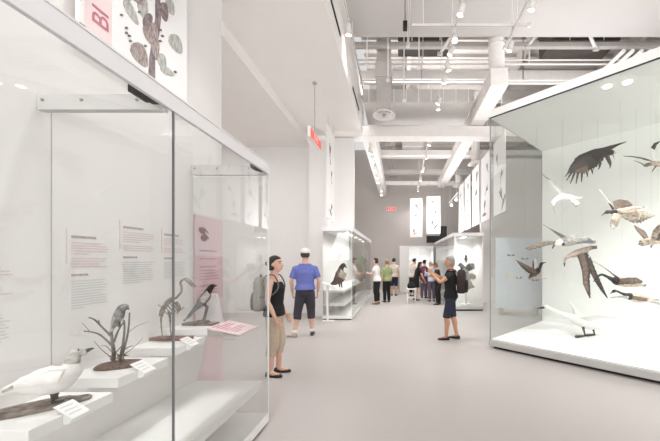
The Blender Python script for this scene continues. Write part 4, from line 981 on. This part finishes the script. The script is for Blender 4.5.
def person(label, x, y, phi, H, top, bottom, hair, lean=0, lf=(0, 0), rf=(0, 0), arms=None, yaw=0, pitch=0, skin=SKIN, vox=.011, sleeve=.6, hairstyle='short', shoes=None, leglen=.5, socks=None, toe=(8, -8), detail=False, build=1.0, cap=None, group=None, hem=.5, topname='shirt', bottomname='trousers', neckline=.832):
    t = thing('person', label, 'person', (x, y, 0), R(phi), group)
    hip0 = V((0, 0, .53))
    LR = Matrix.Rotation(-R(lean), 3, 'X')
    T = lambda p: (hip0 + LR @ (V(p) - hip0)) * H if p[2] > .53 else V(p) * H
    w = build
    b = MB()
    tor = [(.475, .078, .06, 0), (.53, .088 * w, .066 * w, -.006), (.60, .075 * w, .056 * w, 0), (.66, .080 * w, .06 * w, .002), (.73, .092 * w, .068 * w, .002), (.755, .093 * w, .062, -.002), (.785, .082, .052, -.006), (.812, .058, .04, -.01), (.838, .038, .034, -.008), (.875, .031, .033, .0), (.905, .03, .032, .006)]
    def ring(z, rx, ry, oy, g=0., n=18):
        return [T((( rx + g) * math.cos(2 * math.pi * i / n), oy + (ry + g) * math.sin(2 * math.pi * i / n), z)) for i in range(n)]
    b.rings([ring(*q) for q in tor])
    nb = T((0, .004, .872)); HR = LR @ Matrix.Rotation(R(yaw), 3, 'Z') @ Matrix.Rotation(-R(pitch) + 0, 3, 'X')
    hh = .132 * H
    hp = lambda q: nb + HR @ (V((q[0], q[1] , q[2])) * hh)
    def hring(z, yf, yb, ww, g=0., n=18):
        c, r = (yf + yb) / 2, (yf - yb) / 2 + g
        return [hp(((ww + g) * math.cos(2 * math.pi * i / n), c + r * math.sin(2 * math.pi * i / n), z)) for i in range(n)]
    b.rings([hring(*q) for q in HS])
    b.tube([hp((0, .36, .52)), hp((0, .50, .35)), hp((0, .40, .31))], [.05 * hh, .085 * hh, .055 * hh], 8)
    for sx in (-1, 1): b.ball(hp((sx * .35, -.03, .44)), .05 * hh, .09 * hh, .12 * hh)
    if detail: b.tube([hp((-.1, .395, .2)), hp((0, .43, .2)), hp((.1, .395, .2))], .035 * hh, 6)
    # legs
    feet = []
    for sx, off, ta in ((-1, lf, toe[0]), (1, rf, toe[1])):
        hipj = V((sx * .05, 0, .5)) * H
        ank = V((sx * .055 + off[0], off[1] - .01, .045 + (off[2] if len(off) > 2 else 0))) * H
        kn = (hipj + ank) / 2 + V((0, .018 * H, .012 * H))
        tt = R(ta); fd = V((-math.sin(tt), math.cos(tt), 0))
        cf = kn.lerp(ank, .3) - fd * .008 * H
        b.tube([hipj + V((0, 0, .03 * H)), hipj - V((0, 0, .03 * H)), kn, cf, kn.lerp(ank, .65), ank], [.05 * H * w, .05 * H * w, .033 * H, .034 * H, .025 * H, .021 * H], 12, fine=4)
        b.tube([ank + V((0, 0, .0)), ank - V((0, 0, .02 * H)) + fd * .03 * H, ank - V((0, 0, .031 * H)) + fd * .085 * H], [.022 * H, .02 * H, .013 * H], 10)
        feet.append((hipj, kn, cf, ank, fd))
    # arms
    AR = arms or [((-.125, -.01, .635), (-.125, .03, .50)), ((.125, -.01, .635), (.125, .03, .50))]
    aj = []
    for sx, (e, wr) in zip((-1, 1), AR):
        sh = T((sx * .094 * w, -.006, .768)); e = V(e) * H; wr = V(wr) * H
        b.tube([T((sx * .05, -.008, .787)), sh, sh.lerp(e, .5), e, e.lerp(wr, .35), wr], [.03 * H, .03 * H * w, .025 * H, .021 * H, .021 * H, .0145 * H], 10, fine=3)
        dr = (wr - e).normalized(); side = V((0, 1, 0)) if abs(dr.z) > .75 else V((0, 0, 1))
        side = (side - dr * side.dot(dr)).normalized(); pn = dr.cross(side) * (-sx)      # palm normal
        k = H / 1.7
        b.tube([wr, wr + dr * .035 * k, wr + dr * .085 * k], [.02 * k, .026 * k, .034 * k], 8, .45, up=side)
        for f, (o, ln) in enumerate(((-.027, .066), (-.009, .075), (.009, .070), (.026, .055))):
            r = wr + dr * .08 * k - side * o * k
            b.tube([r, r + (dr * .55 * ln + pn * .10 * ln) * k, r + (dr * .85 * ln + pn * .4 * ln) * k, r + (dr * .92 * ln + pn * .7 * ln) * k], [.0095 * k, .0092 * k, .0085 * k, .007 * k], 7)
        r = wr + dr * .025 * k + side * .02 * k
        b.tube([r, r + (dr * .03 + side * .028 + pn * .008) * k, r + (dr * .062 + side * .03 + pn * .016) * k], [.0125 * k, .011 * k, .008 * k], 7)
        aj.append((sh, e, wr))
    b.build('body', skin, t, local=True, mods=remesh(vox if not detail else .0065, 2))
    # clothes
    g = .011
    b = MB()
    z0 = .50 if leglen is not None else .46
    ts = [(hem, .098 * w, .076 * w, -.004), (.535, .095 * w, .073 * w, -.005), (.575, .086 * w, .066 * w, -.002)] + [q for q in tor if .58 < q[0] < neckline]
    ts = ts + [(neckline, .058 if neckline > .83 else .078, .042 if neckline > .83 else .05, -.008)]
    b.rings([ring(*q[:4], g=g) for q in ts])
    for sx, (sh, e, wr) in zip((-1, 1), aj):
        if sleeve <= 0:
            b.tube([T((sx * .045, -.008, .785)), T((sx * .075, -.006, .775))], [.03 * H, .033 * H], 10); continue
        u = min(sleeve, 1)
        pts = [T((sx * .045, -.008, .787)), sh, sh.lerp(e, .5 * u if u < 1 else .5), sh.lerp(e, u)]
        rr = [.035 * H, .0385 * H * w, .039 * H, .038 * H if u < 1 else .032 * H]
        if sleeve > 1: pts.append(e.lerp(wr, sleeve - 1)); rr.append(.024 * H)
        b.tube(pts, rr, 12)
    b.build(topname, top, t, local=True, mods=remesh(.011, 4))
    b = MB()
    if bottomname == 'skirt':
        zs = .5 * (1 - leglen) + .03
        b.rings([ring(.56, .082 * w, .064 * w, 0, g * .8), ring(.5, .094 * w, .075 * w, 0, g), ring((.5 + zs) / 2, .098 * w, .08, 0, g), ring(zs, .1 * w, .085, 0, g)])
    else:
        b.rings([ring(.565, .076 * w, .057 * w, 0, .004), ring(.53, .088 * w, .067 * w, -.004, .004), ring(.48, .09 * w, .068 * w, 0, .007), ring(.455, .07, .055, 0, 0)])
        for hipj, kn, cf, ank, fd in feet:
            pts = [hipj + V((0, 0, .005 * H)), hipj - V((0, 0, .04 * H)), kn, cf, kn.lerp(ank, .65), ank + V((0, 0, .0 * H))]
            rr = [.05 * H * w, .054 * H * w, .047 * H, .044 * H, .04 * H, .036 * H]
            P, Q, _ = spline(pts, rr, None, 6)
            n = max(4, int(len(P) * leglen)); b.tube(P[:n], Q[:n], 14)
    b.build(bottomname, bottom, t, local=True, mods=remesh(.011, 3))
    for i, (hipj, kn, cf, ank, fd) in enumerate(feet):
        sd = V((fd.y, -fd.x, 0)); k = H / 1.7; z0 = ank.z - .045 * H; b = MB(); rs = []
        low = shoes == 'flat'
        for yy, ww, hh2 in ((-.062, .018, .05), (-.045, .034, .062), (-.005, .037, .07 if not low else .05), (.05, .04, .058 if not low else .03), (.105, .046, .042 if not low else .036), (.15, .04, .034), (.178, .02, .024)):
            c = ank + fd * yy * k; c.z = z0 + .004
            rs.append([c + sd * ww * k * math.cos(2 * math.pi * j / 14) + V((0, 0, max(0, hh2 * k * (.5 + .62 * math.sin(2 * math.pi * j / 14)))))for j in range(14)])
        b.rings(rs)
        sm = MATS[shoes[i]] if isinstance(shoes, tuple) else MATS['black_shoe']
        b.build('shoe', sm, t, local=True)
        if socks:
            MB().tube([ank, ank.lerp(kn, .14)], [.025 * H, .0265 * H], 12).build('sock', MATS[socks], t, local=True)
    # hair / cap
    b = MB(); gap = .03
    lowz = {'short': .22, 'bob': .08, 'long': -.4, 'bun': .2, 'pony': .2, 'tied': .06}[hairstyle]
    wide = .35 if hairstyle in ('bob', 'long', 'tied') else .325
    fr = .12 if hairstyle == 'tied' else .06 if hairstyle in ('bob', 'long') else .0
    rs = [hring(lowz, fr - .12, -.36, wide - .06, .03)]
    if lowz < .1: rs.append(hring(.2, fr, -.42, wide + .02, .035))
    rs += [hring(.36, fr - .03, -.42, wide, .035), hring(.52, fr, -.44, wide + .02, .04), hring(.66, max(.19, fr + .12), -.45, .35, .04), hring(.77, .29, -.43, .335, .045)]
    for q in HS[7:]: rs.append(hring(q[0] + .02, q[1] + .0 , q[2], q[3], .045))
    rs.append(hring(1.035, .02, -.06, .04, 0))
    b.rings(rs)
    if hairstyle in ('bun', 'tied'): b.ball(hp((0, -.52, .5)), .15 * hh)
    if hairstyle == 'pony': b.tube([hp((0, -.42, .55)), hp((0, -.58, .4)), hp((0, -.56, -.1)), hp((0, -.5, -.35))], [.09 * hh, .11 * hh, .1 * hh, .02 * hh], 10, fine=3)
    b.build('hair', HAIR[hair], t, local=True, mods=remesh(.010, 2))
    if cap:
        b = MB()
        b.rings([hring(q[0] + .03, q[1] + .01, q[2] - .02, q[3], .075) for q in [(.56, .395, -.42, .35)] + HS[6:]] + [hring(1.06, .02, -.06, .04, 0)])
        b.build('cap', cap, t, local=True)
        o = kids(t)[-1]
        br = MB(); br.prism([hp((-.26, .36, .735)), hp((-.2, .62, .70)), hp((0, .7, .69)), hp((.2, .62, .70)), hp((.26, .36, .735))], HR @ V((0, 0, .035 * hh)))
        br.build('peak', cap, o, local=True)
    for sx in (-1, 1): MB().ball(hp((sx * .15, .345, .52)), .04 * hh, .035 * hh, .028 * hh, n=8, k=6).build('eye', EYE, t, local=True)
    if detail:
        MB().tube([hp((-.1, .41, .205)), hp((0, .462, .21)), hp((.1, .41, .205))], .022 * hh, 6).build('mouth', LIPS, t, local=True)
        for sx in (-1, 1): MB().tube([hp((sx * .06, .398, .62)), hp((sx * .15, .362, .64)), hp((sx * .23, .295, .61))], .018 * hh, 5).build('eyebrow', HAIR[hair], t, local=True)
    t['_h'] = 0; del t['_h']
    return t, T, hp, aj
mat('black_shoe', (30, 28, 28), .5); mat('sneaker_white', (190, 180, 172), .6, .1, 20); mat('sneaker_dark', (70, 62, 62), .6, .1, 20); mat('white_sock', (236, 234, 230), .9)
mat('tan_shoe', (130, 98, 70), .6)
def W(t, p): return Matrix.Translation(t.location) @ t.rotation_euler.to_matrix().to_4x4() @ V(p)
def backpack(label, t, T, H, m, m2, w=.16, lean=0, z=.70, d=.13):
    """rests against the shoulder blades of the wearer"""
    s = thing('backpack', label, 'backpack', W(t, T((0, -.14, z - .13))), 0)
    c = T((0, -.072 - d / H / 2 - .006, z)); ang = t.rotation_euler.z
    M = Matrix.Translation(t.location) @ t.rotation_euler.to_matrix().to_4x4()
    up = (T((0, 0, .8)) - T((0, 0, .6))).normalized(); fw = up.cross(V((-1, 0, 0))).normalized() * -1
    fw = V((1, 0, 0)).cross(up) * -1
    ax = V((1, 0, 0))
    def blk(c, hw, hd, h0, h1):
        rs = []
        for zz, q in ((h0, .8), (h0 + .04, 1), ((h0 + h1) / 2, 1.03), (h1 - .07, .95), (h1 - .02, .75), (h1, .45)):
            rs.append([M @ (c + up * zz + ax * hw * q * (abs(math.cos(a)) ** .6) * (1 if math.cos(a) > 0 else -1) + fw * hd * q * (abs(math.sin(a)) ** .6) * (1 if math.sin(a) > 0 else -1)) for a in [2 * math.pi * i / 20 for i in range(20)]])
        return MB().rings(rs)
    blk(c, w, d / 2, -.24, .22).build('bag', m, s)
    blk(c - fw * (-1) * 0 + V((0, 0, 0)) + (c - T((0, 0, z))).normalized() * (d / 2 + .012), w * .75, .03, -.22, .02).build('front_pocket', m2, s)
    for sx in (-1, 1):
        MB().tube([M @ T((sx * .055, -.072, .79)), M @ T((sx * .06, -.045, .838)), M @ T((sx * .062, .02, .84)), M @ T((sx * .07, .056, .77)), M @ T((sx * .08, .05, .72)), M @ T((sx * .09, .0, .675)), M @ T((sx * .08, -.085, .665))], .009, 8, 1.7, fine=3).build('strap', m2, s)
    MB().tube([M @ (c + up * .215 + ax * -.03), M @ (c + up * .25), M @ (c + up * .215 + ax * .03)], .008, 6, fine=3).build('grab_loop', m2, s)
    return s
BLK = cloth('black_fabric', (26, 25, 27)); NAVY = cloth('navy_fabric', (44, 46, 64)); BEIGE = cloth('beige_fabric', (196, 178, 158)); BLUE = cloth('blue_polo_fabric', (110, 120, 188))
CHAR = cloth('charcoal_fabric', (62, 60, 68)); WHITE = cloth('white_fabric', (236, 234, 232)); GREEN = cloth('olive_green_fabric', (156, 168, 118)); CREAM = cloth('cream_fabric', (222, 210, 196))
MAROON = cloth('maroon_fabric', (124, 60, 82)); PBLUE = cloth('pale_blue_fabric', (206, 216, 232)); PURP = cloth('dusky_purple_fabric', (108, 92, 108)); GREYF = cloth('grey_fabric', (176, 172, 164)); GREYD = cloth('dark_grey_fabric', (104, 104, 104))
BKB = cloth('brown_black_fabric', (52, 42, 40))
# woman by the end of the left case, facing right
t, T, hp, aj = person('woman in a black vest and beige knee-length trousers beside the left case', -1.71, 4.26, -90, 1.615, BLK, BEIGE, 'dark',
    arms=[((-.118, -.03, .635), (-.115, .05, .50)), ((.122, -.01, .635), (.118, .05, .50))], lf=(0, .02), rf=(0, -.01), sleeve=0, hairstyle='tied', shoes='flat', leglen=.72, toe=(4, -4), detail=True, topname='vest', neckline=.785, vox=.008)
backpack('pale grey backpack on the back of the woman in the black vest', t, T, 1.615, GREYF, GREYD, .14, z=.69)
# man in blue, walking away
t, T, hp, aj = person('man in a blue polo shirt, white cap and dark cargo shorts walking away', -1.95, 6.42, 14, 1.80, BLUE, CHAR, 'brown',
    lf=(-.06, .0), rf=(.02, .05), arms=[((-.15, -.02, .63), (-.145, .045, .505)), ((.15, -.03, .635), (.14, .03, .50))], sleeve=.75, shoes=('sneaker_white', 'sneaker_dark'), socks='white_sock', leglen=.66, toe=(58, -4), build=1.14, hem=.54, cap=WHITE, detail=True, topname='polo_shirt', bottomname='cargo_shorts', vox=.008)
for sx in (-1, 1):
    MB().box(sx * .18 - .018, sx * .18 + .018, -.02, .11, .56, .72).build('cargo_pocket', CHAR, t, local=True, mods=bevel(.01))
# visitor with the backpack, facing left, camera raised
t, T, hp, aj = person('visitor in a black top and navy shorts taking a picture, wearing a dark backpack', 1.0, 6.17, 72, 1.64, BLK, NAVY, 'grey',
    lf=(.0, .05), rf=(.0, -.06), arms=[((-.13, .10, .70), (-.05, .23, .80)), ((.13, .10, .70), (.05, .23, .80))], sleeve=.35, shoes=None, leglen=.47, pitch=4, skin=SKIN2, hairstyle='bob', detail=True, topname='top', bottomname='shorts', vox=.008)
backpack('dark brown backpack on the back of the visitor taking a picture', t, T, 1.64, BKB, BLK, .15, z=.71, d=.17)
ph = thing('camera', 'small dark camera held up by the visitor with the backpack', 'camera', W(t, (0, .47, 1.36)), t.rotation_euler.z)
MB().box(-.055, .055, -.015, .015, -.03, .035).build('camera_body', BLK, ph, local=True, mods=bevel(.006))
MB().tube([(0, .016, .0), (0, .045, 0)], [.024, .022], 14).build('camera_lens', STEELG, ph, local=True)
# group at the far end
person('woman in a white blouse and black trousers reaching towards the small left case', -.83, 11.2, 70, 1.66, WHITE, BLK, 'dark', lean=4, arms=[((-.15, .05, .66), (-.13, .13, .67)), ((.13, .02, .64), (.12, .1, .56))], sleeve=.5, hairstyle='bob', shoes=('tan_shoe', 'tan_shoe'), leglen=.95, topname='blouse')
person('visitor in an olive green top and black trousers just right of the white blouse', -.5, 11.75, 30, 1.60, GREEN, BLK, 'blond', arms=None, sleeve=.8, shoes=None, leglen=1.0, topname='top')
person('visitor in a white shirt and navy shorts standing with back turned at the far left', -.27, 14.0, -8, 1.68, CREAM, NAVY, 'dark', sleeve=.7, shoes=None, leglen=.5, build=1.1, bottomname='shorts')
person('visitor in a cream shirt bending over beside the stool', .55, 13.7, -40, 1.68, CREAM, BLK, 'dark', lean=12, sleeve=.6, shoes=None, leglen=.9, arms=[((-.13, .1, .64), (-.09, .22, .56)), ((.13, .1, .64), (.09, .22, .56))])
person('dark-haired woman in a black dress leaning forward at the end of the hall', .62, 12.3, -65, 1.55, BLK, BLK, 'dark', lean=18, sleeve=.4, hairstyle='long', shoes=None, leglen=.4, bottomname='skirt', topname='dress_top', arms=[((-.13, .13, .60), (-.11, .20, .49)), ((.13, .13, .60), (.11, .20, .49))])
person('visitor in a maroon top standing behind the pale blue shirt', 1.0, 13.1, -30, 1.60, MAROON, PURP, 'dark', lean=6, sleeve=1.5, shoes=None, leglen=1.0, topname='top')
tb, Tb, hb, ab = person('grey-haired visitor in a pale blue shirt looking down at a leaflet', 1.22, 11.95, 8, 1.55, PBLUE, PURP, 'grey', lean=16, pitch=20, sleeve=1.6, hairstyle='bob', shoes=None, leglen=.95, arms=[((-.13, .14, .64), (-.07, .27, .63)), ((.13, .14, .64), (.07, .27, .63))])
lf = thing('leaflet', 'white leaflet held by the visitor in the pale blue shirt', 'leaflet', W(tb, (0, .58, 1.0)), tb.rotation_euler.z)
MB().prism([(-.14, -.06, .0), (.0, -.05, -.01), (.0, .1, .13), (-.14, .1, .14)], (0, .004, -.003)).build('left_page', WHITE, lf, local=True)
MB().prism([(.001, -.05, -.01), (.14, -.06, .0), (.14, .1, .14), (.001, .1, .13)], (0, .004, -.003)).build('right_page', WHITE, lf, local=True)
person('woman with auburn hair in a black top and wide black trousers facing left', 1.36, 11.1, 62, 1.50, BLK, BLK, 'auburn', lean=8, pitch=14, skin=SKIN2, sleeve=.2, hairstyle='bob', shoes=None, leglen=1.0, topname='top', arms=[((-.14, .07, .66), (-.05, .19, .66)), ((.14, .07, .66), (.04, .18, .68))])
# bag and stool
s = thing('stool', 'white four-legged stool among the visitors at the end of the hall', 'stool', (.42, 11.55, 0))
MB().box(.24, .60, 11.38, 11.72, .50, .54).build('seat', PLINTH, s, mods=bevel(.01))
for x in (.26, .55):
    for y in (11.4, 11.67): MB().box(x, x + .03, y, y + .03, 0, .499).build('leg', PLINTH, s)
for y in (11.405, 11.675): MB().box(.291, .549, y, y + .02, .2, .225).build('stretcher', PLINTH, s)
s = thing('shoulder_bag', 'black shoulder bag lying on the white stool', 'bag', (.42, 11.55, .541))
MB().rings([[(.42 + .15 * q * math.cos(2 * math.pi * i / 16), 11.55 + .09 * q * math.sin(2 * math.pi * i / 16), .541 + z) for i in range(16)] for q, z in ((.8, 0), (1, .05), (.95, .14), (.6, .22), (.3, .23))]).build('bag', BLK, s)
MB().tube([(.32, 11.55, .73), (.36, 11.55, .85), (.48, 11.55, .85), (.52, 11.55, .73)], .01, 6, fine=3).build('handle', BLK, s)

# ================================================================== light
def area(name, loc, rot, sx, sy, e, col=(1, .995, .995)):
    l = bpy.data.lights.new(name, 'AREA'); l.shape = 'RECTANGLE'; l.size = sx; l.size_y = sy; l.energy = e; l.color = col
    o = bpy.data.objects.new(name, l); COL.objects.link(o); o.location = loc; o.rotation_euler = rot; return o
area('hall_near_fill', (2.5, .8, 6.35), (0, 0, 0), 4, 5, 8)  # unseen panel added as fill under the near ceiling
area('alcove_fill', (-5.0, 5.5, 4.85), (0, 0, 0), 3, 4, 80)  # added fill for the left alcove, without a fitting
area('hall_far_fill', (1.0, 12.6, 7.2), (0, 0, 0), 3.5, 6, 50)  # fill panel added under the deck to brighten the far hall
UP = (math.pi, 0, 0)
GL = []
area('case_top_up_fill', (3.9, 6.6, 4.45), UP, 3.4, 2.2, 40)  # upward fill added above the right case to lift the ceiling
area('row_top_up_fill', (-1.6, 11.2, 2.6), UP, .5, 4, 34)  # added upward fill over the small case, no lamp known there
area('far_top_up_fill', (2.1, 12.3, 2.6), UP, .5, 4, 70)  # upward fill added over the far right case for the deck
area('duct_top_up_fill', (.6, 8.7, 5.96), UP, 2.6, .9, 34)  # upward fill put above the flat duct to brighten the deck
area('duct_back_up_fill', (2.23, 12, 5.9), UP, .45, 7, 60)  # added upward fill above the long duct, no fitting modelled
for x in (4, 5.2, 6.4): GL.append((x, 8.6, 5.2))
area('rear_up_fill', (0, -4.6, 2.6), (R(146), 0, 0), 9, 3.5, 600)  # made-up tilted panel behind the camera, brightens soffits and beams
def dot(name, loc, e, size=130, aim=(0, 0, -1)):
    l = bpy.data.lights.new(name, 'SPOT'); l.energy = e; l.spot_size = R(size); l.spot_blend = .8; l.shadow_soft_size = .05
    o = bpy.data.objects.new(name, l); COL.objects.link(o); o.location = loc; o.rotation_euler = V(aim).to_track_quat('-Z', 'Y').to_euler()
for y in (-.2, .6, 1.4, 2.2, 2.9): dot('left_case_fill', (-1.15, y, 5.15), 95, 46, (-.12, 0, -1))  # spots without fittings, added to light the left case from above
for g_ in GL: dot('gallery_wall_fill', g_, 420, 120, (0, 1, -.6))  # added spots that brighten the wall behind the right case
for y in (8.6, 9.4, 10.3, 11.3, 12.4): dot('row_case_fill', (sx1 - .2, y, 2.31), 28, 130, (-.25, 0, -1))  # spots added to brighten the inside of the small case
for y in (10.2, 10.6): dot('far_case_fill', (2.1, y, 2.31), 42, 140)  # added spots, fill for the far right case
for x in (.8, 1.3): dot('end_case_fill', (x, 15.5, 2.19), 40, 140)  # fill spots added inside the end case, no fittings
w = bpy.data.worlds.new('world'); S.world = w; w.use_nodes = True
w.node_tree.nodes['Background'].inputs[0].default_value = (1, 1, 1, 1)
w.node_tree.nodes['Background'].inputs[1].default_value = .5
S.view_settings.view_transform = 'Standard'; S.view_settings.look = 'None'; S.view_settings.gamma = 1
S.view_settings.use_curve_mapping = False
S.view_settings.exposure = 0.5
S.cycles.use_denoising = True
S.cycles.max_bounces = 14; S.cycles.diffuse_bounces = 6; S.cycles.transparent_max_bounces = 24; S.cycles.glossy_bounces = 6
S.cycles.caustics_reflective = False; S.cycles.caustics_refractive = False
S.cycles.sample_clamp_indirect = 6
